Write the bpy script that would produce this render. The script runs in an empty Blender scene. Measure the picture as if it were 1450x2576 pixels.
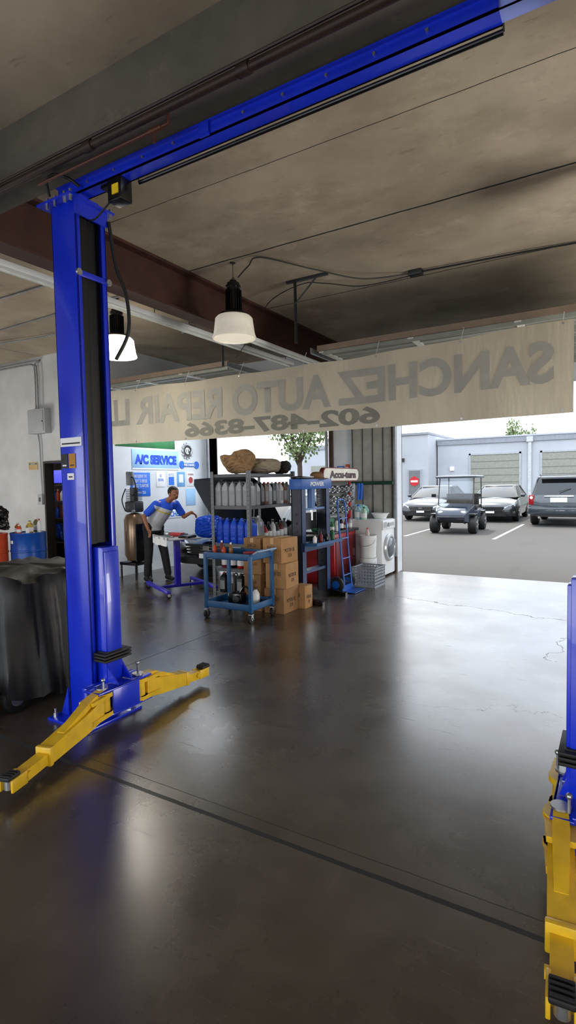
import bpy, bmesh, math, random
from mathutils import Vector, Matrix, Euler
random.seed(7)
SC=bpy.context.scene; COL=SC.collection
V=Vector
# ---------------------------------------------------------------- materials
def lin(h):
    h=h.lstrip('#'); o=[]
    for i in (0,2,4):
        c=int(h[i:i+2],16)/255
        o.append(c/12.92 if c<=.04045 else ((c+.055)/1.055)**2.4)
    return o
MC={}
def M(name,col,rough=.5,metal=0,var=.12,scale=7,bump=0,emit=0,coat=0,trans=0,ecol=None,stretch=None,spec=None):
    if name in MC: return MC[name]
    c=lin(col) if isinstance(col,str) else list(col)
    m=bpy.data.materials.new(name); m.use_nodes=True; nt=m.node_tree; N=nt.nodes; L=nt.links
    b=N['Principled BSDF']
    tc=N.new('ShaderNodeTexCoord'); src=tc.outputs['Object']
    if stretch:
        mp=N.new('ShaderNodeMapping'); mp.inputs['Scale'].default_value=stretch; L.new(src,mp.inputs[0]); src=mp.outputs[0]
    no=N.new('ShaderNodeTexNoise'); no.inputs['Scale'].default_value=scale; no.inputs['Detail'].default_value=5
    L.new(src,no.inputs['Vector'])
    mx=N.new('ShaderNodeMix'); mx.data_type='RGBA'
    mx.inputs[6].default_value=[max(0,x*(1-var)) for x in c]+[1]
    mx.inputs[7].default_value=[min(1,x*(1+var)) for x in c]+[1]
    rp=N.new('ShaderNodeMapRange'); rp.inputs[1].default_value=.3; rp.inputs[2].default_value=.7
    L.new(no.outputs['Fac'],rp.inputs[0]); L.new(rp.outputs[0],mx.inputs[0])
    L.new(mx.outputs[2],b.inputs['Base Color'])
    r2=N.new('ShaderNodeMapRange'); r2.inputs[3].default_value=max(.02,rough-.07); r2.inputs[4].default_value=min(1,rough+.07)
    L.new(no.outputs['Fac'],r2.inputs[0]); L.new(r2.outputs[0],b.inputs['Roughness'])
    b.inputs['Metallic'].default_value=metal
    if coat: b.inputs['Coat Weight'].default_value=coat
    if trans: b.inputs['Transmission Weight'].default_value=trans
    if spec is not None: b.inputs['Specular IOR Level'].default_value=spec
    if emit:
        b.inputs['Emission Color'].default_value=(lin(ecol) if ecol else c)+[1]
        b.inputs['Emission Strength'].default_value=emit
    if bump:
        bp=N.new('ShaderNodeBump'); bp.inputs['Strength'].default_value=bump; bp.inputs['Distance'].default_value=.02
        L.new(no.outputs['Fac'],bp.inputs['Height']); L.new(bp.outputs[0],b.inputs['Normal'])
    MC[name]=m; return m
# ---------------------------------------------------------------- mesh builder
class MB:
    def __init__(s): s.bm=bmesh.new()
    def _add(s,t,mi):
        for f in t.faces: f.material_index=mi
        me=bpy.data.meshes.new('t'); t.to_mesh(me); t.free(); s.bm.from_mesh(me); bpy.data.meshes.remove(me); return s
    def box(s,c,d,rot=(0,0,0),mi=0,bev=0,seg=2):
        t=bmesh.new(); bmesh.ops.create_cube(t,size=1,matrix=Matrix.Diagonal((d[0],d[1],d[2],1)))
        if bev: bmesh.ops.bevel(t,geom=t.edges[:],offset=min(bev,.49*min(d)),segments=seg,affect='EDGES',profile=.5)
        bmesh.ops.transform(t,matrix=Matrix.Translation(c)@Euler(rot).to_matrix().to_4x4(),verts=t.verts)
        return s._add(t,mi)
    def b2(s,a,b,mi=0,bev=0):
        return s.box([(a[i]+b[i])/2 for i in range(3)],[abs(b[i]-a[i]) for i in range(3)],mi=mi,bev=bev)
    def cyl(s,p0,p1,r0,r1=None,seg=20,mi=0,bev=0):
        if r1 is None: r1=r0
        p0=V(p0);p1=V(p1);d=p1-p0
        t=bmesh.new(); bmesh.ops.create_cone(t,cap_ends=True,segments=seg,radius1=max(r0,1e-4),radius2=max(r1,1e-4),depth=d.length)
        if bev:
            e=[e for e in t.edges if any(len(f.verts)>4 for f in e.link_faces)]
            bmesh.ops.bevel(t,geom=e,offset=bev,segments=2,affect='EDGES',profile=.5)
        q=V((0,0,1)).rotation_difference(d.normalized()).to_matrix().to_4x4()
        bmesh.ops.transform(t,matrix=Matrix.Translation((p0+p1)/2)@q,verts=t.verts)
        return s._add(t,mi)
    def sph(s,c,r,rot=(0,0,0),mi=0,u=16,v=10):
        if not hasattr(r,'__len__'): r=(r,r,r)
        t=bmesh.new(); bmesh.ops.create_uvsphere(t,u_segments=u,v_segments=v,radius=1)
        bmesh.ops.transform(t,matrix=Matrix.Translation(c)@Euler(rot).to_matrix().to_4x4()@Matrix.Diagonal((r[0],r[1],r[2],1)),verts=t.verts)
        return s._add(t,mi)
    def cap(s,p0,p1,r0,r1=None,mi=0):
        if r1 is None: r1=r0
        s.cyl(p0,p1,r0,r1,14,mi); s.sph(p0,r0,mi=mi,u=14,v=8); return s.sph(p1,r1,mi=mi,u=14,v=8)
    def loft(s,rings,mi=0,caps=True,closed=True,loop=False):
        t=bmesh.new(); R=[[t.verts.new(p) for p in r] for r in rings]; n=len(R[0])
        k=len(R)
        for i in range(k if loop else k-1):
            a=R[i];b=R[(i+1)%k]
            for j in range(n if closed else n-1):
                try: t.faces.new((a[j],a[(j+1)%n],b[(j+1)%n],b[j]))
                except: pass
        if caps and closed and not loop:
            try: t.faces.new(R[0][::-1]); t.faces.new(R[-1])
            except: pass
        bmesh.ops.recalc_face_normals(t,faces=t.faces)
        return s._add(t,mi)
    def lathe(s,prof,c=(0,0,0),seg=24,mi=0,rot=(0,0,0),caps=True):
        Rm=Euler(rot).to_matrix()
        rings=[[V(c)+Rm@V((r*math.cos(2*math.pi*j/seg),r*math.sin(2*math.pi*j/seg),z)) for j in range(seg)] for r,z in prof]
        return s.loft(rings,mi,caps)
    def prism(s,pts,plane,a,b,mi=0):
        def P(p,w):
            if plane=='XZ': return (p[0],w,p[1])
            if plane=='YZ': return (w,p[0],p[1])
            return (p[0],p[1],w)
        return s.loft([[P(p,a) for p in pts],[P(p,b) for p in pts]],mi)
    def tube(s,pts,r,seg=8,mi=0,sm=0,loop=False):
        pts=[V(p) for p in pts]
        if sm:
            q=[]; n=len(pts)
            for i in range(n-1):
                p0=pts[max(i-1,0)];p1=pts[i];p2=pts[i+1];p3=pts[min(i+2,n-1)]
                for k in range(sm):
                    t=k/sm
                    q.append(.5*((2*p1)+(p2-p0)*t+(2*p0-5*p1+4*p2-p3)*t*t+(3*p1-p0-3*p2+p3)*t**3))
            q.append(pts[-1]); pts=q
        rings=[];n=len(pts); prev=None
        for i,p in enumerate(pts):
            if loop: d=pts[(i+1)%n]-pts[i-1]
            else: d=pts[min(i+1,n-1)]-pts[max(i-1,0)]
            d.normalize()
            if prev is None:
                x=d.cross(V((0,0,1)));
                if x.length<.1: x=d.cross(V((1,0,0)))
            else: x=prev-d*prev.dot(d)
            x.normalize(); prev=x; y=d.cross(x)
            rings.append([p+r*(x*math.cos(2*math.pi*j/seg)+y*math.sin(2*math.pi*j/seg)) for j in range(seg)])
        return s.loft(rings,mi,loop=loop)
    def mesh(s,name,ang=38):
        me=bpy.data.meshes.new(name); s.bm.to_mesh(me); s.bm.free()
        for p in me.polygons: p.use_smooth=True
        try: me.set_sharp_from_angle(angle=math.radians(ang))
        except: pass
        return me
OFF={}; ROOT={}
def meta(o,label,cat,group=None,kind=None):
    if label: o['label']=label
    if cat: o['category']=cat
    if group: o['group']=group
    if kind: o['kind']=kind
def thing(name,label,cat,loc=(0,0,0),rz=0,group=None):
    e=bpy.data.objects.new(name,None); e.empty_display_size=.1; e.location=loc; e.rotation_euler=(0,0,rz); COL.objects.link(e)
    meta(e,label,cat,group); OFF[e]=V((0,0,0)); ROOT[e]=Matrix.Translation(loc)@Matrix.Rotation(rz,4,'Z'); return e
def part(par,m,name,mats,label=None,world=False):
    me=m.mesh(name) if isinstance(m,MB) else m
    if world: me.transform(ROOT[par].inverted())
    xs=[v.co for v in me.vertices]
    c=V([(min(p[i] for p in xs)+max(p[i] for p in xs))/2 for i in range(3)])
    me.transform(Matrix.Translation(-c))
    o=bpy.data.objects.new(name,me); COL.objects.link(o); o.parent=par; o.location=c-OFF[par]
    OFF[o]=c; ROOT[o]=ROOT[par]
    for x in (mats if isinstance(mats,(list,tuple)) else [mats]): me.materials.append(x)
    if label: o['label']=label
    return o
def solo(m,name,mats,label,cat,loc=(0,0,0),rz=0,group=None,kind=None,center=False):
    me=m.mesh(name) if isinstance(m,MB) else m
    o=bpy.data.objects.new(name,me); COL.objects.link(o)
    for x in (mats if isinstance(mats,(list,tuple)) else [mats]): me.materials.append(x)
    loc=V(loc)
    if center:
        xs=[v.co for v in me.vertices]; c=V([(min(p[i] for p in xs)+max(p[i] for p in xs))/2 for i in range(3)]); c.z=min(p.z for p in xs)
        me.transform(Matrix.Translation(-c)); loc=loc+c
    o.location=loc; o.rotation_euler=(0,0,rz); meta(o,label,cat,group,kind)
    OFF[o]=V((0,0,0)); ROOT[o]=Matrix.Translation(loc)@Matrix.Rotation(rz,4,'Z')
    return o
def copyt(src,loc,rz=None,label=None):
    o=src.copy(); COL.objects.link(o); o.location=loc
    if rz is not None: o.rotation_euler=(0,0,rz)
    if label: o['label']=label
    def rec(a,b):
        for ch in list(a.children):
            k=ch.copy(); k.parent=b; COL.objects.link(k); rec(ch,k)
    rec(src,o); return o
def struct(m,name,mats):
    o=solo(m,name,mats,None,None,kind='structure'); return o
def fontmesh(s,size,bold=0,ext=.001,width=None,align='CENTER',spacing=1):
    cu=bpy.data.curves.new('txt','FONT'); cu.body=s; cu.size=size; cu.align_x=align; cu.align_y='CENTER'; cu.extrude=ext; cu.offset=bold; cu.space_character=spacing; cu.resolution_u=4
    o=bpy.data.objects.new('txt',cu); COL.objects.link(o)
    dg=bpy.context.evaluated_depsgraph_get(); dg.update()
    me=bpy.data.meshes.new_from_object(o.evaluated_get(dg)); bpy.data.objects.remove(o)
    xs=[v.co.x for v in me.vertices]; ys=[v.co.y for v in me.vertices]
    cx=(min(xs)+max(xs))/2; cy=(min(ys)+max(ys))/2; h=max(ys)-min(ys); w=max(xs)-min(xs)
    sy=size/h; sx=(width/w) if width else sy
    me.transform(Matrix.Diagonal((sx,sy,1,1))@Matrix.Translation((-cx,-cy,0)))
    return me
FX=Matrix(((0,0,1,0),(1,0,0,0),(0,1,0,0),(0,0,0,1)))      # faces +X, reads along +Y
FY=Matrix(((1,0,0,0),(0,0,-1,0),(0,1,0,0),(0,0,0,1)))     # faces -Y, reads along +X
FYm=Matrix(((-1,0,0,0),(0,0,1,0),(0,1,0,0),(0,0,0,1)))    # faces +Y, reads along -X
def lettering(par,s,size,mat,pos,frame,width=None,bold=0,ext=.0008,world=True,name='lettering'):
    me=fontmesh(s,size,bold,ext,width); me.transform(Matrix.Translation(pos)@frame)
    return part(par,me,name,mat,world=world)
# ---------------------------------------------------------------- palette
blue=M('lift_blue_paint','#0b2cc8',.32,0,.1,3,coat=.4)
blue2=M('cart_blue_paint','#1b5688',.45,0,.2)
yel=M('yellow_paint','#dcb21c',.4,0,.14,12,coat=.2)
blk=M('black_rubber','#0e0e0f',.6,0,.2)
blkg=M('black_gloss','#0b0b0d',.25,0,.1)
steel=M('steel','#a9abad',.35,.9,.1)
galv=M('galvanized','#8f9294',.45,.7,.15,20)
dsteel=M('dark_steel','#3a3c40',.45,.5,.15)
white=M('white_plastic','#dfe1e2',.4,0,.04)
whitep=M('white_paper','#e6e8ea',.7,0,.03)
chrome=M('chrome','#d0d3d6',.12,1,.03)
rust=M('brown_steel','#40231a',.6,0,.3,5,bump=.1)
pipem=M('pipe_brown','#2a1a13',.55,.2,.3,9)
card=M('cardboard','#a37a4e',.8,0,.1,10)
card2=M('cardboard_dark','#8b6640',.8,0,.1,10)
cardtape=M('tape','#c29e6c',.4,0,.05)
grey=M('grey_plastic','#6f7479',.4,0,.06)
lgrey=M('light_grey','#a5a8ab',.5,0,.06)
red=M('red_paint','#a81820',.4,0,.12)
redd=M('dark_red','#6c1318',.5,0,.2)
orange=M('orange_paint','#c8451a',.45,0,.12)
green=M('green_paint','#1f6b3a',.45,0,.2)
dgreen=M('dark_green','#12402f',.5,0,.2)
bplastic=M('blue_plastic','#0e47c4',.3,0,.08)
sblue=M('sign_blue','#1668d8',.5,0,.06)
skin=M('skin','#9a6446',.5,0,.06,12)
glass=M('dark_glass','#0c0f12',.06,0,.05,spec=.8)
# ---------------------------------------------------------------- world, sun
w=bpy.data.worlds.new('World'); SC.world=w; w.use_nodes=True
wn=w.node_tree; bg=wn.nodes['Background']; tc=wn.nodes.new('ShaderNodeTexCoord')
no=wn.nodes.new('ShaderNodeTexNoise'); no.inputs['Scale'].default_value=3.2; no.inputs['Detail'].default_value=6
rp=wn.nodes.new('ShaderNodeValToRGB'); rp.color_ramp.elements[0].position=.35; rp.color_ramp.elements[0].color=(.72,.84,1,1); rp.color_ramp.elements[1].position=.6; rp.color_ramp.elements[1].color=(.97,.985,1,1)
wn.links.new(tc.outputs['Generated'],no.inputs['Vector']); wn.links.new(no.outputs['Fac'],rp.inputs[0]); wn.links.new(rp.outputs[0],bg.inputs[0]); bg.inputs[1].default_value=3.4
sun=bpy.data.lights.new('sun','SUN'); sun.energy=4.2; sun.angle=.02; sun.color=(1,.95,.86)
so=bpy.data.objects.new('sun',sun); COL.objects.link(so)
sd=V((.28,-.34,-1)).normalized(); so.rotation_euler=V((0,0,-1)).rotation_difference(sd).to_euler()
SC.view_settings.view_transform='Standard'; SC.view_settings.look='None'; SC.view_settings.exposure=0.0
def area(loc,size,power,col=(1,.95,.87),target=None,shape='DISK',sy=None):
    l=bpy.data.lights.new('area_light','AREA'); l.shape=shape; l.size=size; l.energy=power; l.color=col
    if sy: l.size_y=sy
    o=bpy.data.objects.new('area_light',l); o.location=loc; COL.objects.link(o)
    if target: o.rotation_euler=(V(target)-V(loc)).to_track_quat('-Z','Y').to_euler()
# added fill: area lights standing in for rear-door daylight, unseen uplights on the ceiling
area((-9,-4.7,1.5),3.6,110,(.95,.97,1),(-7.5,4,1.6),'RECTANGLE',2.4); area((-3.5,-4.7,1.5),3.6,125,(.95,.97,1),(-2.5,4,1.6),'RECTANGLE',2.4)
area((3.4,5.2,.7),2.0,250,(1,.95,.87),(-1.2,4.8,4.15),'RECTANGLE',2.0); area((-11.5,3.4,.8),1.8,105,(1,.95,.88),(-8.0,4.2,4.15),'RECTANGLE',1.8)
area((1.9,-.6,.7),1.6,42,(1,.90,.78),(-1.5,1.6,4.15),'RECTANGLE',1.6)
# ---------------------------------------------------------------- camera
yaw,pitch,roll=math.radians(31.05),math.radians(3.02),math.radians(-1.07)
F=V((-math.sin(yaw)*math.cos(pitch),math.cos(yaw)*math.cos(pitch),-math.sin(pitch)))
r=V((math.cos(yaw),math.sin(yaw),0)); u=r.cross(F)
r2=math.cos(roll)*r+math.sin(roll)*u; u2=-math.sin(roll)*r+math.cos(roll)*u
cam=bpy.data.cameras.new('camera'); co=bpy.data.objects.new('camera',cam); COL.objects.link(co)
co.matrix_world=Matrix(((r2.x,u2.x,-F.x,0),(r2.y,u2.y,-F.y,0),(r2.z,u2.z,-F.z,1.65),(0,0,0,1)))
cam.sensor_fit='VERTICAL'; cam.sensor_height=36; cam.sensor_width=36; cam.lens=1383.4/2576*36; cam.clip_start=.05; cam.clip_end=500
SC.camera=co
# ---------------------------------------------------------------- structural materials
def concrete(name,c0,c1,rough,sc,bump=.15,joints=None,stain=None,coat=0,scratch=False,spec=None,soft=.1):
    m=bpy.data.materials.new(name); m.use_nodes=True; nt=m.node_tree; N=nt.nodes; L=nt.links; b=N['Principled BSDF']
    tc=N.new('ShaderNodeTexCoord')
    n1=N.new('ShaderNodeTexNoise'); n1.inputs['Scale'].default_value=sc; n1.inputs['Detail'].default_value=8; n1.inputs['Roughness'].default_value=.6
    L.new(tc.outputs['Object'],n1.inputs['Vector'])
    cr=N.new('ShaderNodeValToRGB'); cr.color_ramp.elements[0].position=.32; cr.color_ramp.elements[1].position=.68
    cr.color_ramp.elements[0].color=c0+[1]; cr.color_ramp.elements[1].color=c1+[1]; L.new(n1.outputs['Fac'],cr.inputs[0])
    col=cr.outputs[0]
    n2=N.new('ShaderNodeTexNoise'); n2.inputs['Scale'].default_value=45; n2.inputs['Detail'].default_value=4; L.new(tc.outputs['Object'],n2.inputs['Vector'])
    def mathn(op,a,b_=None,c_=None):
        n=N.new('ShaderNodeMath'); n.operation=op
        for i,x in enumerate((a,b_,c_)):
            if x is None: continue
            if isinstance(x,(int,float)): n.inputs[i].default_value=x
            else: L.new(x,n.inputs[i])
        return n.outputs[0]
    def darken(col,fac,dc):
        mx=N.new('ShaderNodeMix'); mx.data_type='RGBA'; L.new(fac,mx.inputs[0]); L.new(col,mx.inputs[6]); mx.inputs[7].default_value=dc+[1]; return mx.outputs[2]
    for st in (stain or []):
        mp=N.new('ShaderNodeMapping'); mp.inputs['Scale'].default_value=st[0]; mp.inputs['Rotation'].default_value=(0,0,st[5] if len(st)>5 else 0); L.new(tc.outputs['Object'],mp.inputs[0])
        n3=N.new('ShaderNodeTexNoise'); n3.inputs['Scale'].default_value=st[1]; n3.inputs['Detail'].default_value=6; n3.inputs['Roughness'].default_value=.65; L.new(mp.outputs[0],n3.inputs['Vector'])
        mr=N.new('ShaderNodeMapRange'); mr.inputs[1].default_value=st[2]; mr.inputs[2].default_value=st[2]+soft; mr.inputs[4].default_value=st[3]; L.new(n3.outputs['Fac'],mr.inputs[0])
        col=darken(col,mr.outputs[0],st[4])
    if joints:
        sp=N.new('ShaderNodeSeparateXYZ'); L.new(tc.outputs['Object'],sp.inputs[0])
        nz=N.new('ShaderNodeTexNoise'); nz.inputs['Scale'].default_value=2.2; nz.inputs['Detail'].default_value=9; nz.inputs['Roughness'].default_value=.65; L.new(tc.outputs['Object'],nz.inputs['Vector'])
        tot=None
        for (ax,pos,wd,wob,slope,lo,hi) in joints:
            a=sp.outputs['XY'.index(ax)]; o=sp.outputs[1-'XY'.index(ax)]
            wv=mathn('MULTIPLY',mathn('SUBTRACT',nz.outputs['Fac'],.5),wob)
            d=mathn('ADD',mathn('SUBTRACT',a,pos),wv)
            if slope: d=mathn('SUBTRACT',d,mathn('MULTIPLY',o,slope))
            d=mathn('ABSOLUTE',d)
            f=mathn('LESS_THAN',d,wd)
            f=mathn('MULTIPLY',f,mathn('MULTIPLY',mathn('GREATER_THAN',o,lo),mathn('LESS_THAN',o,hi)))
            tot=f if tot is None else mathn('MAXIMUM',tot,f)
        col=darken(col,tot,[.006,.006,.006])
    L.new(col,b.inputs['Base Color'])
    rr=N.new('ShaderNodeMapRange'); rr.inputs[1].default_value=.3; rr.inputs[2].default_value=.7; rr.inputs[3].default_value=rough[0]; rr.inputs[4].default_value=rough[1]; L.new(n1.outputs['Fac'],rr.inputs[0])
    rgh=rr.outputs[0]
    if scratch:
        mp=N.new('ShaderNodeMapping'); mp.inputs['Scale'].default_value=(2,26,1); mp.inputs['Rotation'].default_value=(0,0,.5); L.new(tc.outputs['Object'],mp.inputs[0])
        ns=N.new('ShaderNodeTexNoise'); ns.inputs['Scale'].default_value=2; ns.inputs['Detail'].default_value=3; L.new(mp.outputs[0],ns.inputs['Vector'])
        ms=N.new('ShaderNodeMapRange'); ms.inputs[1].default_value=.66; ms.inputs[2].default_value=.72; ms.inputs[4].default_value=.14; L.new(ns.outputs['Fac'],ms.inputs[0])
        rgh=mathn('ADD',rgh,ms.outputs[0])
    if joints: rgh=mathn('MAXIMUM',rgh,tot)
    L.new(rgh,b.inputs['Roughness'])
    bp=N.new('ShaderNodeBump'); bp.inputs['Strength'].default_value=bump; bp.inputs['Distance'].default_value=.01
    h=mathn('ADD',mathn('MULTIPLY',n1.outputs['Fac'],.8),mathn('MULTIPLY',n2.outputs['Fac'],.12))
    if joints: h=mathn('SUBTRACT',h,mathn('MULTIPLY',tot,1.5))
    L.new(h,bp.inputs['Height']); L.new(bp.outputs[0],b.inputs['Normal'])
    if coat: b.inputs['Coat Weight'].default_value=coat; b.inputs['Coat Roughness'].default_value=.22
    if spec: b.inputs['Specular IOR Level'].default_value=spec
    return m
floorm=concrete('polished_concrete',lin('#352d25'),lin('#594f44'),(.21,.35),1.3,.12,joints=[
    ('Y',2.07,.014,.02,0,-20,20),('Y',2.16,.0025,.02,0,-20,20),('X',-3.86,.006,.01,0,2.08,9.5),('Y',6.94,.007,.5,-.18,-2.75,3),('X',-1.05,.005,.5,.1,5.4,7.1),('Y',4.3,.002,.9,.3,-2.2,.5),('Y',-1.2,.008,.01,0,-20,20)],
    stain=[((1,1,1),.9,.45,.55,lin('#2a231d')),((1,1,1),3.5,.55,.5,lin('#6c6256')),((3,.35,1),5,.62,.5,lin('#7a7064'),.6)],coat=.35,scratch=True,spec=.85,soft=.28)
ceilm=concrete('ceiling_concrete',lin('#8e8271'),lin('#b2a693'),(.8,.95),.8,.25,joints=[
    ('Y',5.07,.012,.03,0,-4.4,6),('Y',6.75,.009,.03,0,-4.4,6),('Y',3.75,.004,.02,0,-4.4,6),('Y',1.1,.010,.03,0,-20,6),('Y',-.2,.006,.01,0,-20,6),('X',-9.5,.006,.01,0,2.6,20)],
    stain=[((.8,1.2,1),1.1,.52,.4,lin('#6a5e50')),((.7,2.6,1),5,.63,.6,lin('#4f453b')),((1,1,1),2.2,.58,.4,lin('#c6bba8')),((.6,4,1),2.4,.66,.7,lin('#453b33'),.3)],soft=.14)
beamm=concrete('beam_concrete',lin('#4a463e'),lin('#68625a'),(.8,.95),1.4,.25,stain=[((.5,2,2),1.2,.52,.6,lin('#322d28')),((1,1,1),6,.6,.5,lin('#7c756a'))],soft=.15)
wallm=concrete('painted_wall',lin('#b3b6b6'),lin('#cbcdcd'),(.6,.8),1.2,.08,stain=[((1,1,.4),1.5,.62,.25,lin('#77787a'))])
wallb=concrete('painted_block_wall',lin('#c8cdd3'),lin('#dee3e8'),(.5,.7),1.5,.06)
asph=concrete('asphalt',lin('#3a3836'),lin('#4a4744'),(.8,.95),.35,.2,stain=[((1,.3,1),.8,.57,.35,lin('#2a2827'))])
bwall=concrete('outside_wall',lin('#a2a7af'),lin('#b1b6be'),(.7,.9),.4,.05)
# ---------------------------------------------------------------- room
m=MB(); m.b2((-14,-5,-.2),(4.5,9.6,0)); struct(m,'floor',floorm)
m=MB(); m.b2((-14,-5,4.15),(4.5,9.9,4.4)); struct(m,'ceiling',ceilm)
m=MB(); m.b2((-14,2.4,3.72),(4.5,2.56,4.16)); struct(m,'trim_1',beamm)
m=MB()
m.b2((-7.95,9.5,0),(-7.7,9.75,4.16)); m.b2((-4.74,9.5,0),(-3.42,9.75,4.16)); m.b2((.35,9.5,0),(4.5,9.75,4.16))
m.b2((-7.7,9.5,3.15),(-4.74,9.75,4.16)); m.b2((-3.42,9.5,3.15),(.35,9.75,4.16))
struct(m,'wall_north',wallb)
m=MB(); m.b2((-7.95,6.7,0),(-7.8,9.5,4.16)); struct(m,'wall_northwest',wallb)
m=MB(); m.b2((-14,6.7,0),(-9.47,6.85,4.16)); m.b2((-8.55,6.7,0),(-7.95,6.85,4.16)); m.b2((-9.47,6.7,2.12),(-8.55,6.85,4.16)); struct(m,'wall_west_return',wallm)
m=MB(); m.b2((-14.2,-5,0),(-14,6.85,4.16)); struct(m,'wall_west',wallm)
m=MB(); m.b2((4.5,-5,0),(4.7,9.75,4.16)); struct(m,'wall_east',wallm)
m=MB(); m.b2((-14,-5.2,3.2),(4.5,-5,4.16)); 
for a,b in ((-14,-11),(-7,-5.5),(-1.5,0),(4,4.5)): m.b2((a,-5.2,0),(b,-5,3.2))
struct(m,'wall_south',wallm)
m=MB(); m.b2((-11.4,8.3,0),(-8.1,8.4,2.6)); m.b2((-11.4,6.85,0),(-11.3,8.3,2.6)); m.b2((-8.2,6.85,0),(-8.1,8.3,2.6)); m.b2((-11.4,6.85,2.6),(-8.1,8.4,2.7)); struct(m,'wall_closet',M('closet_wall','#3a3632',.8))
m=MB(); m.b2((-9.50,6.67,0),(-9.46,6.87,2.15)); m.b2((-8.56,6.67,0),(-8.52,6.87,2.15)); m.b2((-9.46,6.67,2.11),(-8.56,6.87,2.15)); struct(m,'trim_2',M('frame_dark','#2c2521',.6))
def jamb(n,x,s):
    m=MB(); m.b2((x,9.46,0),(x+.06*s,9.78,3.15)); m.b2((x,9.42,0),(x+.02*s,9.48,3.3)); struct(m,n,M('jamb_brown','#4d382e',.6,0,.2))
jamb('trim_3',-7.7,-1); jamb('trim_4',-4.74,1); jamb('trim_5',-3.42,-1); jamb('trim_6',.35,1)
m=MB()
m.b2((-4.28,9.44,0),(-3.5,9.5,3.1));
for i in range(4): m.b2((-4.26+i*.2,9.425,.02),(-4.25+i*.2,9.44,3.08),mi=1)
struct(m,'trim_7',[M('pier_panel','#a19f98',.6),dsteel])
m=MB(); m.b2((-4.56,-5,3.66),(-4.34,9.5,3.685)); m.b2((-4.56,-5,4.12),(-4.34,9.5,4.15)); m.b2((-4.46,-5,3.68),(-4.44,9.5,4.13))
struct(m,'trim_8',rust)
m=MB(); m.b2((-70,9.6,-.12),(60,90,-.015)); m.b2((-70,-60,-.12),(60,-5,-.015)); struct(m,'ground',asph)
for i,x in enumerate((-10.6,-8.05,-5.5,-2.95,-.4,2.1)):
    m=MB(); m.b2((x-.05,15.9,-.014),(x+.05,21.5,-.010)); solo(m,'parking_line',M('line_paint','#a0a0a0',.8),'white painted parking stall line on the asphalt','road marking',group='parking stall lines')
def secdoor(n,x0,x1):
    m=MB(); z=3.36; y0,y1=6.45,9.3; k=5; pw=(y1-y0)/k
    for i in range(k):
        a=y0+i*pw; m.b2((x0,a+.006,z),(x1,a+pw-.006,z+.045),mi=0)
        for q in (.2,.5,.8): m.b2((x0+.06,a+pw*q-.012,z-.012),(x1-.06,a+pw*q+.012,z),mi=1)
        m.b2((x0+.05,a+.02,z-.05),(x1-.05,a+.05,z),mi=1)
    n_=max(3,int((x1-x0)/1.05))
    for i in range(n_+1):
        x=x0+.04+(x1-x0-.08)*i/n_; m.b2((x-.035,y0+.01,z-.022),(x+.035,y1-.01,z-.001),mi=2)
    m.b2((x0,y0-.03,z-.01),(x1,y0,z+.06),mi=3)
    for x in (x0-.04,x1+.04):
        m.b2((x-.02,y0-.1,z-.05),(x+.02,9.2,z-.045),mi=4); m.b2((x-.02,y0-.1,z-.05),(x-.016,9.2,z+.03),mi=4); m.b2((x-.02,9.38,0.3),(x+.02,9.42,2.9),mi=4)
    struct(m,n,[M('door_panel','#a3a5a0',.5),M('door_rib','#8b8d83',.5),M('door_stile','#dcdcd4',.4),M('door_edge','#7d6c5c',.6),galv])
secdoor('door_1',-3.38,.28); secdoor('door_2',-7.62,-4.82)
def hanger(x,y,zb,arm):
    e=thing('track_hanger','perforated steel angle bracket hanging from the ceiling','bracket',(x,y,zb),group='track hangers')
    m=MB(); m.b2((-.02,-.003,0),(.02,.003,4.15-zb)); m.b2((-.003,-.02,0),(.003,.02,4.15-zb))
    for i in range(int((4.1-zb)/.06)): m.cyl((.01,-.005,.03+i*.06),(.01,.005,.03+i*.06),.006,seg=8,mi=1)
    part(e,m,'upright',[dsteel,blk])
    m=MB(); m.b2((-.12,-.02,4.12-zb),(.45 if arm else .12,.02,4.148-zb)); part(e,m,'ceiling_bar',dsteel)
    if arm:
        m=MB(); m.tube([(0,0,3.98-zb-.12),(.3,0,4.125-zb)],.012,4); part(e,m,'brace',dsteel)
hanger(-3.45,6.0,3.38,True); hanger(-4.86,6.35,3.33,False)
hanger(.36,6.4,3.38,False)
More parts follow.
